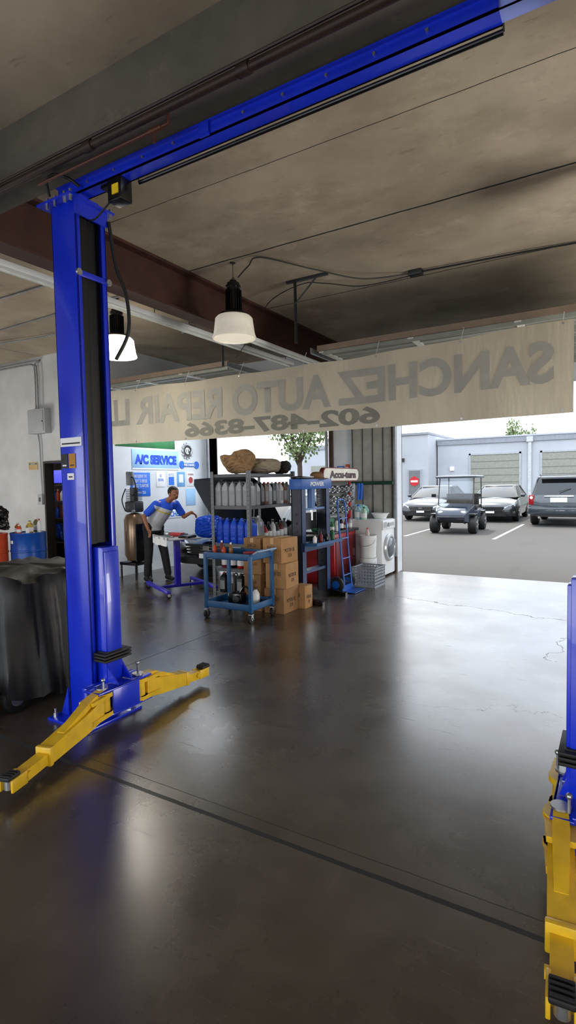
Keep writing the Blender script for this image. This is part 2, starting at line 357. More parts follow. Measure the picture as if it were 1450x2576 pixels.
# ---------------------------------------------------------------- two-post lift
lift=thing('vehicle_lift','blue two-post vehicle lift with yellow swing arms','vehicle lift',(-1.6,2.62,0))
def column(xo,s,bx):
    m=MB()
    def B(x0,y0,z0,x1,y1,z1,mi=0,bev=.004): m.b2((xo+s*x0,y0,z0),(xo+s*x1,y1,z1),mi=mi,bev=bev)
    B(0,2.5,.02,.012,2.75,3.56); B(0,2.5,.02,.25,2.512,3.56); B(0,2.738,.02,.25,2.75,3.56)
    B(.238,2.5,.02,.25,2.535,3.56); B(.238,2.71,.02,.25,2.75,3.56)
    B(.012,2.512,.1,.02,2.738,3.5,mi=1); B(.02,2.512,1.2,.1,2.518,3.5,mi=1); B(.1,2.59,1.0,.13,2.61,3.5,mi=2); B(.1,2.66,1.0,.12,2.675,3.5,mi=2)
    B(.2,2.54,1.25,.235,2.60,3.48,mi=1); B(.15,2.60,1.25,.2,2.73,3.48,mi=1)
    part(lift,m,'column',[blue,blk,dsteel],world=True)
    m=MB(); x=[xo-s*.1,xo+s*bx]; m.b2((x[0],2.38,0),(x[1],2.86,.02),bev=.004)
    for a in (x[0]+s*.04,x[1]-s*.04):
        for y in (2.42,2.82): m.cyl((a,y,.02),(a,y,.05),.016,seg=6,mi=1); m.cyl((a,y,.05),(a,y,.08),.008,seg=8,mi=1)
    for y in (2.49,2.76): m.prism([(x[0]+s*.02,.02),(xo,.02),(xo,.22)],'XZ',y-.006,y+.006)
    part(lift,m,'base_plate',[blue,steel],world=True)
    m=MB(); m.b2((xo-s*.07,2.44,3.56),(xo+s*.28,2.81,3.575)); m.b2((xo+s*.05,2.5,3.575),(xo+s*.25,2.7,3.60))
    for a in (.02,.1,.2,.26):
        for y in (2.46,2.79): m.cyl((xo+s*a,y,3.53),(xo+s*a,y,3.60),.011,seg=6,mi=1)
    m.b2((xo+s*.25,2.49,3.46),(xo+s*.262,2.76,3.56))
    part(lift,m,'top_plate',[blue,steel],world=True)
    m=MB(); m.b2((xo+s*.25,2.49,3.06),(xo+s*.262,2.76,3.10),bev=.003)
    for y in (2.5,2.75): m.cyl((xo+s*.262,y,3.08),(xo+s*.275,y,3.08),.022,seg=12,mi=1)
    part(lift,m,'cross_strap',[blue,steel],world=True)
    m=MB()
    B2=lambda a,b,mi=0,bev=.004: m.b2((xo+s*a[0],a[1],a[2]),(xo+s*b[0],b[1],b[2]),mi=mi,bev=bev)
    q=bx+.11
    B2((.1,2.555,.12),(.33,2.695,1.23)); B2((.24,2.565,.3),(.345,2.685,1.2)); 
    B2((.30,2.38,.10),(q,2.86,.115)); B2((.30,2.38,.27),(q,2.86,.285)); B2((.26,2.40,.10),(.31,2.84,.29)); B2((q-.015,2.50,.10),(q,2.74,.285))
    m.prism([(xo+s*.26,.29),(xo+s*(q-.02),.29),(xo+s*.33,.40),(xo+s*.26,.48)],'XZ',2.56,2.572); m.prism([(xo+s*.26,.29),(xo+s*(q-.02),.29),(xo+s*.33,.40),(xo+s*.26,.48)],'XZ',2.688,2.70)
    part(lift,m,'carriage',[blue],world=True)
    m=MB(); m.b2((xo+s*.26,2.54,.43),(xo+s*.35,2.72,.505)); 
    for k in range(3): m.b2((xo+s*.255,2.51,.44+.022*k),(xo+s*.372,2.75,.455+.022*k),bev=.003)
    part(lift,m,'door_bumper',blk,label='black rubber door bumper',world=True)
column(-3.36,1,.34); column(.165,-1,.28)
def arm(px,py,ang,length,pad=True):
    R=Matrix.Translation((px,py,0))@Matrix.Rotation(ang,4,'Z')
    def X(m):
        bmesh.ops.transform(m.bm,matrix=R,verts=m.bm.verts); return m
    m=MB()
    m.cyl((0,0,.115),(0,0,.14),.068,seg=24); m.cyl((0,0,.24),(0,0,.268),.068,seg=24); m.cyl((0,0,.14),(0,0,.24),.05,seg=24)
    m.prism([(-.02,-.066),(.18,-.052),(.18,.052),(-.02,.066)],'XY',.238,.262); m.prism([(-.02,-.066),(.18,-.052),(.18,.052),(-.02,.066)],'XY',.11,.14)
    L1=length*.72
    m.loft([[(x,-w,z0),(x,w,z0),(x,w,z1),(x,-w,z1)] for x,w,z0,z1 in ((.05,.045,.11,.25),(.2,.048,.09,.215),(L1,.045,.065,.16))])
    m.loft([[(x,-w,z0),(x,w,z0),(x,w,z1),(x,-w,z1)] for x,w,z0,z1 in ((.0,.028,.262,.29),(.14,.032,.24,.28),(L1*.75,.024,.15,.185))])
    m.box((L1,0,.112),(.03,.102,.11),bev=.006)
    a=part(lift,X(m),'swing_arm',[yel],label='yellow swing arm',world=True)
    m=MB(); m.loft([[(x,-.035,z-.032),(x,.035,z-.032),(x,.035,z+.032),(x,-.035,z+.032)] for x,z in ((L1-.1,.11),(length,.09))])
    m.box((length+.0,0,.09),(.06,.08,.06),bev=.008); m.box((length+.02,.038,.095),(.11,.014,.07),bev=.003); m.box((length+.02,-.038,.095),(.11,.014,.07),bev=.003); m.cyl((length-.05,-.05,.10),(length-.05,.05,.10),.02,seg=16)
    part(a,X(m),'arm_extension',[yel],world=True)
    m=MB(); m.cyl((0,0,.09),(0,0,.29),.022,seg=16); m.cyl((0,0,.29),(0,0,.30),.04,seg=20); m.tube([(.03,.03,.29),(.03,.03,.35)],.007); m.sph((.03,.03,.36),.014)
    part(a,X(m),'pivot_pin',[steel],world=True)
    m=MB(); m.cyl((length+.05,0,.07),(length+.05,0,.13),.025,seg=16,mi=1); m.box((length+.05,0,.138),(.09,.075,.022),bev=.006)
    for k in range(4): m.box((length+.02+.021*k,0,.151),(.009,.07,.008),mi=0)
    part(a,X(m),'lift_pad',[blk,steel],world=True)
arm(-2.97,2.46,math.radians(-74),.80); arm(-2.97,2.78,math.radians(89),.66)
arm(-.19,2.46,math.radians(-85),.69); arm(-.20,2.78,math.radians(92),.45)
m=MB(); m.b2((-3.30,2.52,3.60),(-.45,2.53,3.675)); m.b2((-3.30,2.61,3.60),(-.45,2.62,3.675)); m.b2((-3.30,2.52,3.60),(-.45,2.62,3.608)); m.b2((-3.30,2.50,3.667),(-.45,2.53,3.675))
for i in range(10): m.cyl((-3.0+i*.25,2.510,3.64),(-3.0+i*.25,2.53,3.64),.008,seg=8,mi=1)
m.b2((-2.05,2.505,3.60),(-1.98,2.52,3.68))
cb=part(lift,m,'crossbeam',[blue,steel],world=True)
m=MB(); m.b2((-.48,2.535,3.605),(.12,2.545,3.67)); m.b2((-.48,2.60,3.605),(.12,2.61,3.67)); m.b2((-.48,2.535,3.605),(.12,2.61,3.615)); m.b2((-.48,2.51,3.662),(.12,2.545,3.675),mi=2)
for x in (-.38,-.28,-.18):
    for z in (3.625,3.64,3.655): m.cyl((x,2.53,z),(x,2.54,z),.005,seg=8,mi=1)
part(cb,m,'beam_extension',[M('pale_blue_steel','#8fa0ee',.4,.1,.1),dsteel,blue],world=True)
m=MB(); m.tube([(-2.65,2.635,3.585),(-.45,2.635,3.585)],.013,10); m.tube([(-2.65,2.635,3.585),(-2.65,2.61,3.63)],.006); m.tube([(-.45,2.635,3.585),(-.45,2.61,3.63)],.006); part(lift,m,'shutoff_bar',blkg,label='black padded shutoff bar',world=True)
m=MB(); m.b2((-.09,2.42,3.55),(.2,2.44,3.80)); m.cyl((-.03,2.44,3.66),(-.03,2.40,3.66),.08,seg=20)
for a in range(6): m.cyl((-.03+.055*math.cos(a),2.40,3.66+.055*math.sin(a)),(-.03+.055*math.cos(a),2.39,3.66+.055*math.sin(a)),.01,seg=6,mi=1)
part(lift,m,'pulley_plate',[steel,dsteel],world=True)
m=MB(); m.box((-2.76,2.57,3.53),(.12,.10,.14),mi=0,bev=.008); m.box((-2.745,2.517,3.525),(.055,.006,.06),mi=1); m.b2((-2.90,2.54,3.575),(-2.78,2.60,3.61),mi=0)
part(lift,m,'limit_switch',[blkg,M('label_yellow','#e6c413',.5)],label='black limit switch box with yellow label',world=True)
m=MB(); m.tube([(-3.3,2.45,3.6),(-3.28,2.42,3.68),(-3.2,2.42,3.70),(-3.1,2.45,3.66),(-3.06,2.5,3.62)],.01,sm=6); part(lift,m,'hose',[blk],world=True)
m=MB(); m.tube([(-3.09,2.765,3.5),(-3.07,2.8,3.2),(-3.02,2.84,3.0),(-3.01,2.84,2.75),(-3.08,2.78,2.55)],.013,sm=8); part(lift,m,'hose',[blk],world=True)
m=MB(); m.tube([(-3.09,2.6,3.45),(-2.98,2.56,3.42),(-2.84,2.57,3.5)],.006,sm=6); part(lift,m,'hose',[blk],world=True)
for i,(x0,x1,z0,z1,k) in enumerate(((-3.35,-3.13,1.93,1.99,0),(-3.35,-3.28,1.78,1.88,1),(-3.27,-3.2,1.78,1.88,2),(-3.29,-3.22,1.70,1.745,0))):
    m=MB(); m.b2((x0,2.496,z0),(x1,2.4995,z1),mi=0); m.b2((x0+.015,2.4952,z0+.015),(x1-.015,2.497,z0+.025),mi=1)
    part(lift,m,'warning_sticker',[(whitep,blkg,M('sticker_orange','#b07a20',.6))[k],blkg if k!=1 else whitep],world=True)
# ---------------------------------------------------------------- pipes and cables at ceiling
m=MB(); m.tube([(-13.95,2.34,3.70),(4.4,2.34,3.70)],.024,12)
for i in range(14): m.cyl((-12+i*1.15,2.34,3.70),(-11.93+i*1.15,2.34,3.70),.031,seg=12)
m.tube([(-13.95,2.33,3.74),(-6,2.33,3.735),(-3,2.335,3.745),(-1.2,2.33,3.74),(4.4,2.33,3.745)],.009,6,sm=6)
solo(m,'pipe',pipem,'dark brown iron pipe running along the concrete beam','pipe',center=True)
m=MB(); m.tube([(-3.3,2.37,3.64),(-2.25,2.37,3.64),(-2.15,2.37,3.64),(-2.15,2.37,3.70)],.009,8); m.cyl((-2.3,2.37,3.64),(-2.2,2.37,3.64),.015,seg=10); m.tube([(-2.26,2.37,3.64),(-2.26,2.37,3.57)],.008,8)
solo(m,'copper_pipe',M('copper_pipe','#4e2a1c',.5,.3),'thin copper air line under the iron pipe','pipe',center=True)
def cable(pts,r,label,sm=6):
    m=MB(); m.tube(pts,r,6,sm=sm); solo(m,'cable',blk,label,'cable',center=True)
cable([(4.4,7.1,4.13),(.1,6.75,4.13),(-.9,6.62,4.12),(-2.03,6.54,4.12)],.010,'black electrical cable strung along the concrete ceiling')
cable([(-2.18,6.5,4.11),(-2.6,6.1,4.02),(-3.0,5.6,4.06),(-3.39,5.14,4.12),(-3.55,5.14,4.06),(-3.70,5.15,3.97)],.007,'black cable drooping from the junction box to the ceiling lamp',8)
cable([(-2.18,6.57,4.11),(-2.7,6.35,4.03),(-3.1,6.15,4.08),(-3.40,6.08,4.11),(-3.9,6.12,4.0),(-4.25,6.3,3.75),(-4.6,6.3,3.4)],.006,'thin black cable sagging from the junction box to the door track',8)
m=MB(); m.box((-2.1,6.54,4.12),(.16,.1,.06),bev=.006); solo(m,'junction_box',dsteel,'small grey electrical junction box on the ceiling','electrical box',center=True)
e=thing('strip_light','long white fluorescent strip fixture beside the steel beam','light fixture',(-4.75,4.9,3.6))
m=MB(); m.b2((-.05,-4.3,.02),(.05,3.2,.08),bev=.01); part(e,m,'housing',white)
m=MB(); m.cyl((0,-4.2,0),(0,3.1,0),.016,seg=12); part(e,m,'tube',M('tube_glass','#d8ddd8',.3))
for y in (-4,-2,0,2,3): m=MB(); m.tube([(0,y,.08),(0,y,.55)],.005,6); part(e,m,'hanging_rod',dsteel)
for pts in ([(-4.95,0,4.135),(-4.95,9.3,4.135)],[(-13.9,5.4,4.135),(-7,5.2,4.135),(-5,5.2,4.135)],[(-13.9,4.2,4.135),(-6.5,4.4,4.135),(-4.7,4.4,4.135)],[(-12,4.8,4.135),(-9,5.6,4.09),(-7,5.9,4.135)]):
    m=MB(); m.tube(pts,.012,8,sm=3); solo(m,'conduit',galv,'galvanized electrical conduit run under the ceiling','conduit',center=True,group='ceiling conduits')
e=thing('strip_light','short white tube fixture next to the door track','light fixture',(-4.25,7.2,3.55))
m=MB(); m.b2((-.04,-1.2,.02),(.04,1.2,.07),bev=.01); part(e,m,'housing',white)
m=MB(); m.cyl((0,-1.15,0),(0,1.15,0),.018,seg=12); part(e,m,'tube',M('tube_glass','#d8ddd8',.3))
for y in (-1,1): m=MB(); m.tube([(0,y,.07),(0,y,.12)],.006); part(e,m,'bracket',dsteel)
e=thing('strip_light','added white fill light hung under the open door panels','light fixture',(-6.7,8.1,3.12))  # added fixture behind the banner, there to brighten the sign wall
m=MB(); m.b2((-.06,-.6,.02),(.06,.6,.07),bev=.01); part(e,m,'housing',white)
m=MB(); m.cyl((0,-.58,.005),(0,.58,.005),.018,seg=12); part(e,m,'tube',M('fill_tube','#f0f4ff',.3,emit=8))
for y in (-.5,.5): m=MB(); m.tube([(0,y,.07),(0,y,.235)],.005); part(e,m,'hanging_rod',dsteel)
area((-6.75,8.1,3.08),.1,42,(.86,.93,1),(-7.5,7.9,1.4),'RECTANGLE',1.1)  # added fill thrown onto the sign wall
m=MB(); m.box((0,0,0),(.18,.14,.12),bev=.01); m.cyl((0,0,.06),(0,0,.12),.02); solo(m,'junction_box',galv,'grey metal box under the ceiling beyond the beam','electrical box',(-5.7,6.6,4.03))
# ---------------------------------------------------------------- high-bay lamps
def highbay(loc,on,label):
    e=thing('high_bay_lamp',label,'ceiling lamp',loc,group='high-bay lamps')
    m=MB(); m.lathe([(.12,.135),(.19,.125),(.213,.10),(.22,.04),(.236,-.07),(.250,-.11),(.250,-.12),(.238,-.12),(.222,-.07),(.206,.03),(.198,.09),(.12,.118)],seg=40,caps=False)
    part(e,m,'lamp_shade',[M('shade_on' if on else 'shade_off','#f4efe2' if on else '#d9d6cc',.4,emit=(9 if on else .22),ecol='#fff3dc')])
    m=MB(); m.lathe([(.225,-.09),(.215,-.112),(.0001,-.118)],seg=32,caps=False)
    part(e,m,'diffuser',[M('diff_on' if on else 'diff_off','#f6f0e0',.4,emit=(14 if on else .45),ecol='#fff3dc')])
    m=MB(); m.cyl((0,0,.14),(0,0,.50),.07,seg=24)
    for k in range(20):
        a=k*math.pi/10; m.box((.078*math.cos(a),.078*math.sin(a),.3),(.03,.006,.24),rot=(0,0,a))
    m.lathe([(.12,.13),(.165,.14),(.155,.16),(.1,.18),(.08,.2)],seg=32); m.cyl((0,0,.45),(0,0,.47),.085,seg=24); m.cyl((0,0,.5),(0,0,.53),.04,seg=16)
    part(e,m,'heat_sink',[blkg])
    m=MB(); h=4.15-loc[2]
    m.tube([(0,0,.52),(0,0,h)],.004,6); m.tube([(.018*math.cos(a/3),0,.545+.018*math.sin(a/3)) for a in range(19)],.004,6); m.cyl((0,0,h-.01),(0,0,h),.03,seg=12)
    part(e,m,'hanging_chain',[dsteel])
    return e
highbay((-3.77,5.15,3.42),False,'white bell high-bay lamp with black heat sink, dim')
highbay((-5.78,5.25,3.50),True,'glowing white bell high-bay lamp with black heat sink')
highbay((.02,5.15,3.42),False,'white bell high-bay lamp with black heat sink, dim')
area((-5.78,5.25,3.36),.46,16,target=(-5.78,5.25,0))
for p in ((-3.8,-.5),(-.3,-.5)): highbay((p[0],p[1],3.45),False,'white bell high-bay lamp with black heat sink')
# ---------------------------------------------------------------- banner
BL=-7.68; BW=7.28
def by(x,z): return 6.3+.014*math.sin(2.1*x+1)+.008*math.sin(7*x+z*3)
def sag(k): return math.sin(math.pi*min(1,max(0,k))**1.3)
def bz(x,t):
    k=(x-BL)/BW; top=3.195+.055*k-.06*sag(k)+.008*math.sin(x*5); bot=2.335-.025*k-.02*sag(k)
    return bot+(top-bot)*t
bm_=bpy.data.materials.new('banner_vinyl'); bm_.use_nodes=True; nt=bm_.node_tree
for n in list(nt.nodes): nt.nodes.remove(n)
def clothmat(nt,col,tr):
    out=nt.nodes.new('ShaderNodeOutputMaterial'); d=nt.nodes.new('ShaderNodeBsdfDiffuse'); t=nt.nodes.new('ShaderNodeBsdfTranslucent'); mx=nt.nodes.new('ShaderNodeMixShader'); mx.inputs[0].default_value=tr
    tc=nt.nodes.new('ShaderNodeTexCoord'); mp=nt.nodes.new('ShaderNodeMapping'); mp.inputs['Scale'].default_value=(1,1,.5); no=nt.nodes.new('ShaderNodeTexNoise'); no.inputs['Scale'].default_value=1.6; no.inputs['Detail'].default_value=5
    cr=nt.nodes.new('ShaderNodeValToRGB'); c=lin(col); cr.color_ramp.elements[0].color=[x*.88 for x in c]+[1]; cr.color_ramp.elements[1].color=[min(1,x*1.1) for x in c]+[1]; cr.color_ramp.elements[0].position=.3; cr.color_ramp.elements[1].position=.7
    nt.links.new(tc.outputs['Object'],mp.inputs[0]); nt.links.new(mp.outputs[0],no.inputs['Vector']); nt.links.new(no.outputs['Fac'],cr.inputs[0])
    n2=nt.nodes.new('ShaderNodeTexNoise'); n2.inputs['Scale'].default_value=5; mp2=nt.nodes.new('ShaderNodeMapping'); mp2.inputs['Scale'].default_value=(2,1,.5); mp2.inputs['Rotation'].default_value=(0,.5,0); nt.links.new(tc.outputs['Object'],mp2.inputs[0]); nt.links.new(mp2.outputs[0],n2.inputs['Vector'])
    bp=nt.nodes.new('ShaderNodeBump'); bp.inputs['Strength'].default_value=.5; bp.inputs['Distance'].default_value=.03; nt.links.new(n2.outputs['Fac'],bp.inputs['Height'])
    for s_ in (d,t): nt.links.new(cr.outputs[0],s_.inputs['Color']); nt.links.new(bp.outputs[0],s_.inputs['Normal'])
    nt.links.new(d.outputs[0],mx.inputs[1]); nt.links.new(t.outputs[0],mx.inputs[2]); nt.links.new(mx.outputs[0],out.inputs[0])
clothmat(nt,'#d4cab4',.5)
e=thing('banner','beige vinyl banner with reversed lettering hung beneath the open doors','banner',(-3.95,6.3,2.33))
m=MB(); nx=240; nz=14
rings=[[V((BL+BW*i/nx,by(BL+BW*i/nx,j/nz),bz(BL+BW*i/nx,j/nz))) for j in range(nz+1)] for i in range(nx+1)]
m.loft(rings,closed=False,caps=False); part(e,m,'sheet',[bm_],world=True)
def btext(s,h,x0,x1,zc,mat,bold):
    me=fontmesh(s,h,bold,.0,abs(x1-x0)); me.transform(Matrix.Translation(((x0+x1)/2,0,zc))@FYm)
    bm=bmesh.new(); bm.from_mesh(me)
    for _ in range(4):
        ed=[e_ for e_ in bm.edges if e_.calc_length()>.08]
        if ed: bmesh.ops.subdivide_edges(bm,edges=ed,cuts=1); bmesh.ops.triangulate(bm,faces=[f_ for f_ in bm.faces if len(f_.verts)>3])
    bm.to_mesh(me); bm.free()
    for v in me.vertices:
        x=v.co.x; k=(x-BL)/BW; v.co.z+= -.03*sag(k)+.01*(k-.5)
        z0=bz(x,0); z1=bz(x,1); v.co.y=by(x,(v.co.z-z0)/(z1-z0))-.0065
    return part(e,me,'lettering',mat,world=True)
btext('SANCHEZ AUTO REPAIR LLC',.43,-.58,-7.58,2.84,M('print_grey','#98968e',.8,0,.08),.014)
btext('602-487-8366',.215,-2.48,-5.57,2.485,M('print_dark','#7a796f',.8,0,.08),.008)
for i in range(8):
    x=BL+.1+i*(BW-.2)/7
    for t in (.03,.97): z=bz(x,t); m=MB(); m.cyl((x,by(x,t)-.004,z),(x,by(x,t)+.004,z),.012,seg=12); part(e,m,'grommet',steel,world=True)
for i in range(0,8):
    x=BL+.1+i*(BW-.2)/7; m=MB(); m.tube([(x,by(x,1),bz(x,.98)),(x,6.42,3.36)],.003,5); part(e,m,'rope',white,world=True)
# ---------------------------------------------------------------- jugs, bottles
def jug(name,matb,matc,label,cat,loc,rz=0,w=.1,d=.19,h=.31,group=None,narrow=False):
    m=MB()
    m.loft([[(x*w/2*k,y*d/2*k,z) for x,y in ((-1,-.85),(-.8,-1),(.8,-1),(1,-.85),(1,.85),(.8,1),(-.8,1),(-1,.85))] for z,k in ((0,.92),(.012,1),(h*.70,1),(h*.76,.94))])
    m.loft([[(x*w/2*kx,yy+y*d/2*ky,z) for x,y in ((-1,-.85),(-.8,-1),(.8,-1),(1,-.85),(1,.85),(.8,1),(-.8,1),(-1,.85))] for z,kx,ky,yy in ((h*.75,.94,.94,0),(h*.84,.62,.45,-d*.2),(h*.9,.35,.25,-d*.25),(h*.93,.34,.24,-d*.25))])
    m.tube([(0,-d*.18,h*.88),(0,d*.1,h*.93),(0,d*.36,h*.88),(0,d*.42,h*.7)],.011,8,sm=5)
    if narrow:
        for q in range(3): m.b2((-w*.3,-d/2-.004,h*(.15+.18*q)),(w*.3,-d/2+.002,h*(.24+.18*q)),mi=0)
    else: m.b2((-w*.36,-d/2-.001,h*.15),(w*.36,-d/2+.002,h*.6),mi=1)
    o=solo(m,name,[matb,M('jug_label','#8e9296',.5)],label,cat,loc,rz,group)
    m=MB(); m.cyl((0,-d*.25,h*.92),(0,-d*.25,h),.02,seg=16,bev=.003); part(o,m,'cap',matc)
    return o
def bottle(name,matb,matc,label,cat,loc,r=.035,h=.24,group=None,rz=0,lab=None):
    m=MB(); m.lathe([(r*.9,0),(r,.01),(r,h*.62),(r*.8,h*.72),(r*.38,h*.84),(r*.38,h*.9)],seg=18)
    if lab: m.lathe([(r*1.01,h*.15),(r*1.01,h*.5)],seg=18,mi=1,caps=False)
    o=solo(m,name,[matb,lab or matb],label,cat,loc,rz,group)
    m=MB(); m.cyl((0,0,h*.88),(0,0,h),r*.45,seg=14); part(o,m,'cap',matc); return o
# ---------------------------------------------------------------- shelving unit
SX0,SX1,SY0,SY1=-4.98,-4.36,6.2,7.4
e=thing('shelving_unit','tall grey steel shelving unit crowded with oil jugs and boxes','shelf',(-4.67,6.8,0))
for x in (SX0,SX1):
    for y in (SY0,SY1):
        m=MB(); m.b2((x-.025,y-.022,0),(x+.025,y-.017,1.83)); m.b2((x-.025 if x==SX0 else x+.02,y-.02,0),(x-.02 if x==SX0 else x+.025,y+.025,1.83))
        for k in range(28): m.cyl((x,y-.024,.1+k*.06),(x,y-.016,.1+k*.06),.006,seg=6,mi=1)
        part(e,m,'upright',[M('shelf_grey','#6a6d71',.45,.3),blk],world=True)
SZ=(.1,.45,.81,1.34,1.79)
for z in SZ:
    m=MB(); m.b2((SX0,SY0,z-.005),(SX1,SY1,z)); m.b2((SX0,SY0-.01,z-.045),(SX1,SY0,z)); m.b2((SX1,SY0,z-.045),(SX1+.012,SY1,z)); m.b2((SX0-.01,SY0,z-.045),(SX0,SY1,z)); m.b2((SX0,SY1,z-.045),(SX1,SY1+.01,z)); part(e,m,'shelf',[M('shelf_grey2','#55585c',.45,.3)],world=True)
greyj=M('jug_silver','#9ba0a5',.35,.1,.06); dkj=M('jug_dark','#25272b',.35,0,.1); brnj=M('jug_brown','#6c4a35',.4,0,.1)
base=None
for i in range(5):
    l=(SX0+.07+i*.122,SY0+.11,1.34)
    if not base: base=jug('oil_jug',greyj,blkg,'silver-grey plastic motor oil jug with black cap','oil jug',l,w=.108,h=.36,group='grey oil jugs on the upper shelf')
    else: copyt(base,l)
cols=[(greyj,blkg),(dkj,blkg),(brnj,red),(greyj,red),(dkj,white),(greyj,blkg),(M('jug_white','#c9cbca',.4),red),(brnj,blkg),(greyj,blkg)]
for i,(a,b) in enumerate(cols):
    jug('oil_jug',a,b,'%s plastic oil jug with %s cap'%({'jug_silver':'silver-grey','jug_dark':'black','jug_brown':'brown','jug_white':'white'}[a.name],{'black_gloss':'black','red_paint':'red','white_plastic':'white'}[b.name]),'oil jug',(SX1-.11,SY0+.28+i*.105,1.34),math.pi/2,.095,.18,.33,group='mixed oil jugs on the upper shelf')
base=None
for i in range(5):
    l=(SX0+.07+i*.125,SY0+.11,.81)
    if not base: base=jug('coolant_jug',bplastic,bplastic,'bright blue plastic washer fluid jug with handle','jug',l,0,.114,.17,.36,group='blue jugs on the middle shelf',narrow=True)
    else: copyt(base,l)
jug('antifreeze_jug',greyj,white,'large grey plastic antifreeze jug with white cap','jug',(SX1-.13,SY0+.34,.81),math.pi/2,.19,.2,.38)
for i in range(6):
    lb=('red','black','white','black','dark red','grey')[i]; mt=(red,blkg,white,dkj,redd,grey)[i]
    bottle('spray_bottle',mt,blkg,lb+' fluid bottle on the steel shelf','bottle',(SX1-.09,SY0+.52+i*.11,.81),.045,.24+.03*(i%3),group='fluid bottles on the middle shelf',lab=whitep)
for i in range(4): bottle('fluid_bottle',(redd,blkg,red,orange)[i],white,('dark red','black','red','orange')[i]+' fluid bottle on the lower shelf','bottle',(SX0+.1+i*.14,SY0+.12,.45),.055,.26,group='bottles on the lower shelf',lab=whitep)
for i in range(4): jug('oil_jug',(dkj,greyj,dkj,dkj)[i],(red,white,blkg,blkg)[i],('black','silver-grey','black','black')[i]+' plastic oil jug on the lowest shelf','oil jug',(SX0+.1+i*.15,SY0+.13,.1),0,.11,.19,.28,group='jugs on the lowest shelf')
for i in range(2): 
    m=MB(); m.box((0,0,.13),(.34,.40,.26),bev=.004); m.box((0,0,.2605),(.05,.40,.002),mi=1); solo(m,'cardboard_box',[card,cardtape],'brown cardboard box on the steel shelf','box',(SX1-.21,SY0+.62+i*.43,.45),group='boxes on the shelving unit')
def lump(name,mat,label,cat,loc,size,seed,rz=0,amp=.12,fine=.0):
    random.seed(seed); m=MB(); m.bm.free(); bm=bmesh.new(); bmesh.ops.create_icosphere(bm,subdivisions=5,radius=1)
    ph=[(random.uniform(1.5,4.5),random.uniform(1.5,4.5),random.uniform(1.5,4.5),random.uniform(0,6)) for _ in range(6)]
    for v in bm.verts:
        p=v.co.copy(); d=sum(math.sin(a*p.x+b*p.y+c*p.z+q) for a,b,c,q in ph)/6*amp*2
        rg=abs(math.sin(7*p.x+5*p.y*p.z+3*math.sin(4*p.z+p.y*3)))*abs(math.sin(6*p.y-4*p.z+2*math.sin(5*p.x)))
        k=1+d-fine*rg
        q=V((math.copysign(abs(p.x)**.7,p.x),math.copysign(abs(p.y)**.7,p.y),math.copysign(abs(p.z)**.8,p.z)))
        z=q.z*k
        v.co=V((q.x*size[0]/2*k,q.y*size[1]/2*k,max(0,(z*.5+.5))*size[2]))
    m.bm=bm; return solo(m,name,mat,label,cat,loc,rz)
tanc=M('tan_cloth','#8c6e4b',.9,0,.2,5); beic=M('beige_cloth','#968a76',.9,0,.15,5)
lump('cloth_bag',tanc,'crumpled tan canvas bag on top of the shelving','bag',(-4.68,6.42,1.79),(.44,.36,.33),3,amp=.18,fine=.14)
lump('folded_tarp',beic,'folded beige tarp on top of the shelving','tarp',(-4.62,6.92,1.79),(.5,.60,.24),5,amp=.07,fine=.08)
lump('duffel_bag',M('dark_cloth','#2a2624',.8,0,.3,9,bump=.4),'dark cloth bundle beside the beige tarp on the shelf','bag',(-4.50,7.32,1.79),(.26,.18,.20),6,amp=.15,fine=.15)
# ---------------------------------------------------------------- cardboard boxes
def cbox(loc,s,rz=0,label='sealed brown cardboard oil carton stacked on the floor',mt=None):
    m=MB(); m.box((0,0,s[2]/2),s,bev=.006); m.box((0,0,s[2]+.0005),(.05,s[1],.001),mi=1); m.box((0,-s[1]/2-.0005,s[2]*.88),(.05,.001,s[2]*.24),mi=1)
    o=solo(m,'cardboard_box',[mt or card,cardtape],label,'box',loc,rz,group='stacked oil cartons')
    ink=M('carton_ink','#3b2f24',.8)
    me=fontmesh('5W-20',s[2]*.16,.0,.0003,s[0]*.5); me.transform(Matrix.Translation((0,-s[1]/2-.002,s[2]*.6))@FY); part(o,me,'lettering',ink)
    me=fontmesh('MOTOR OIL\n3124',s[2]*.36,.0,.0003,s[1]*.6); me.transform(Matrix.Translation((s[0]/2+.002,0,s[2]*.4))@FX); part(o,me,'lettering',ink)
    return o
for k in range(3): cbox((-3.73+.02*(k%2),5.99,k*.320),(.29,.37,.318),(.02,.09,-.07)[k],mt=(card2,card,card)[k])
cbox((-3.64,6.29,0),(.30,.20,.30),0)
for k in range(4): cbox((-4.07+.015*(k%2),6.0,k*.237),(.27,.36,.235),(.03,-.05,.06,-.03)[k],mt=(card,card2,card,card2)[k])
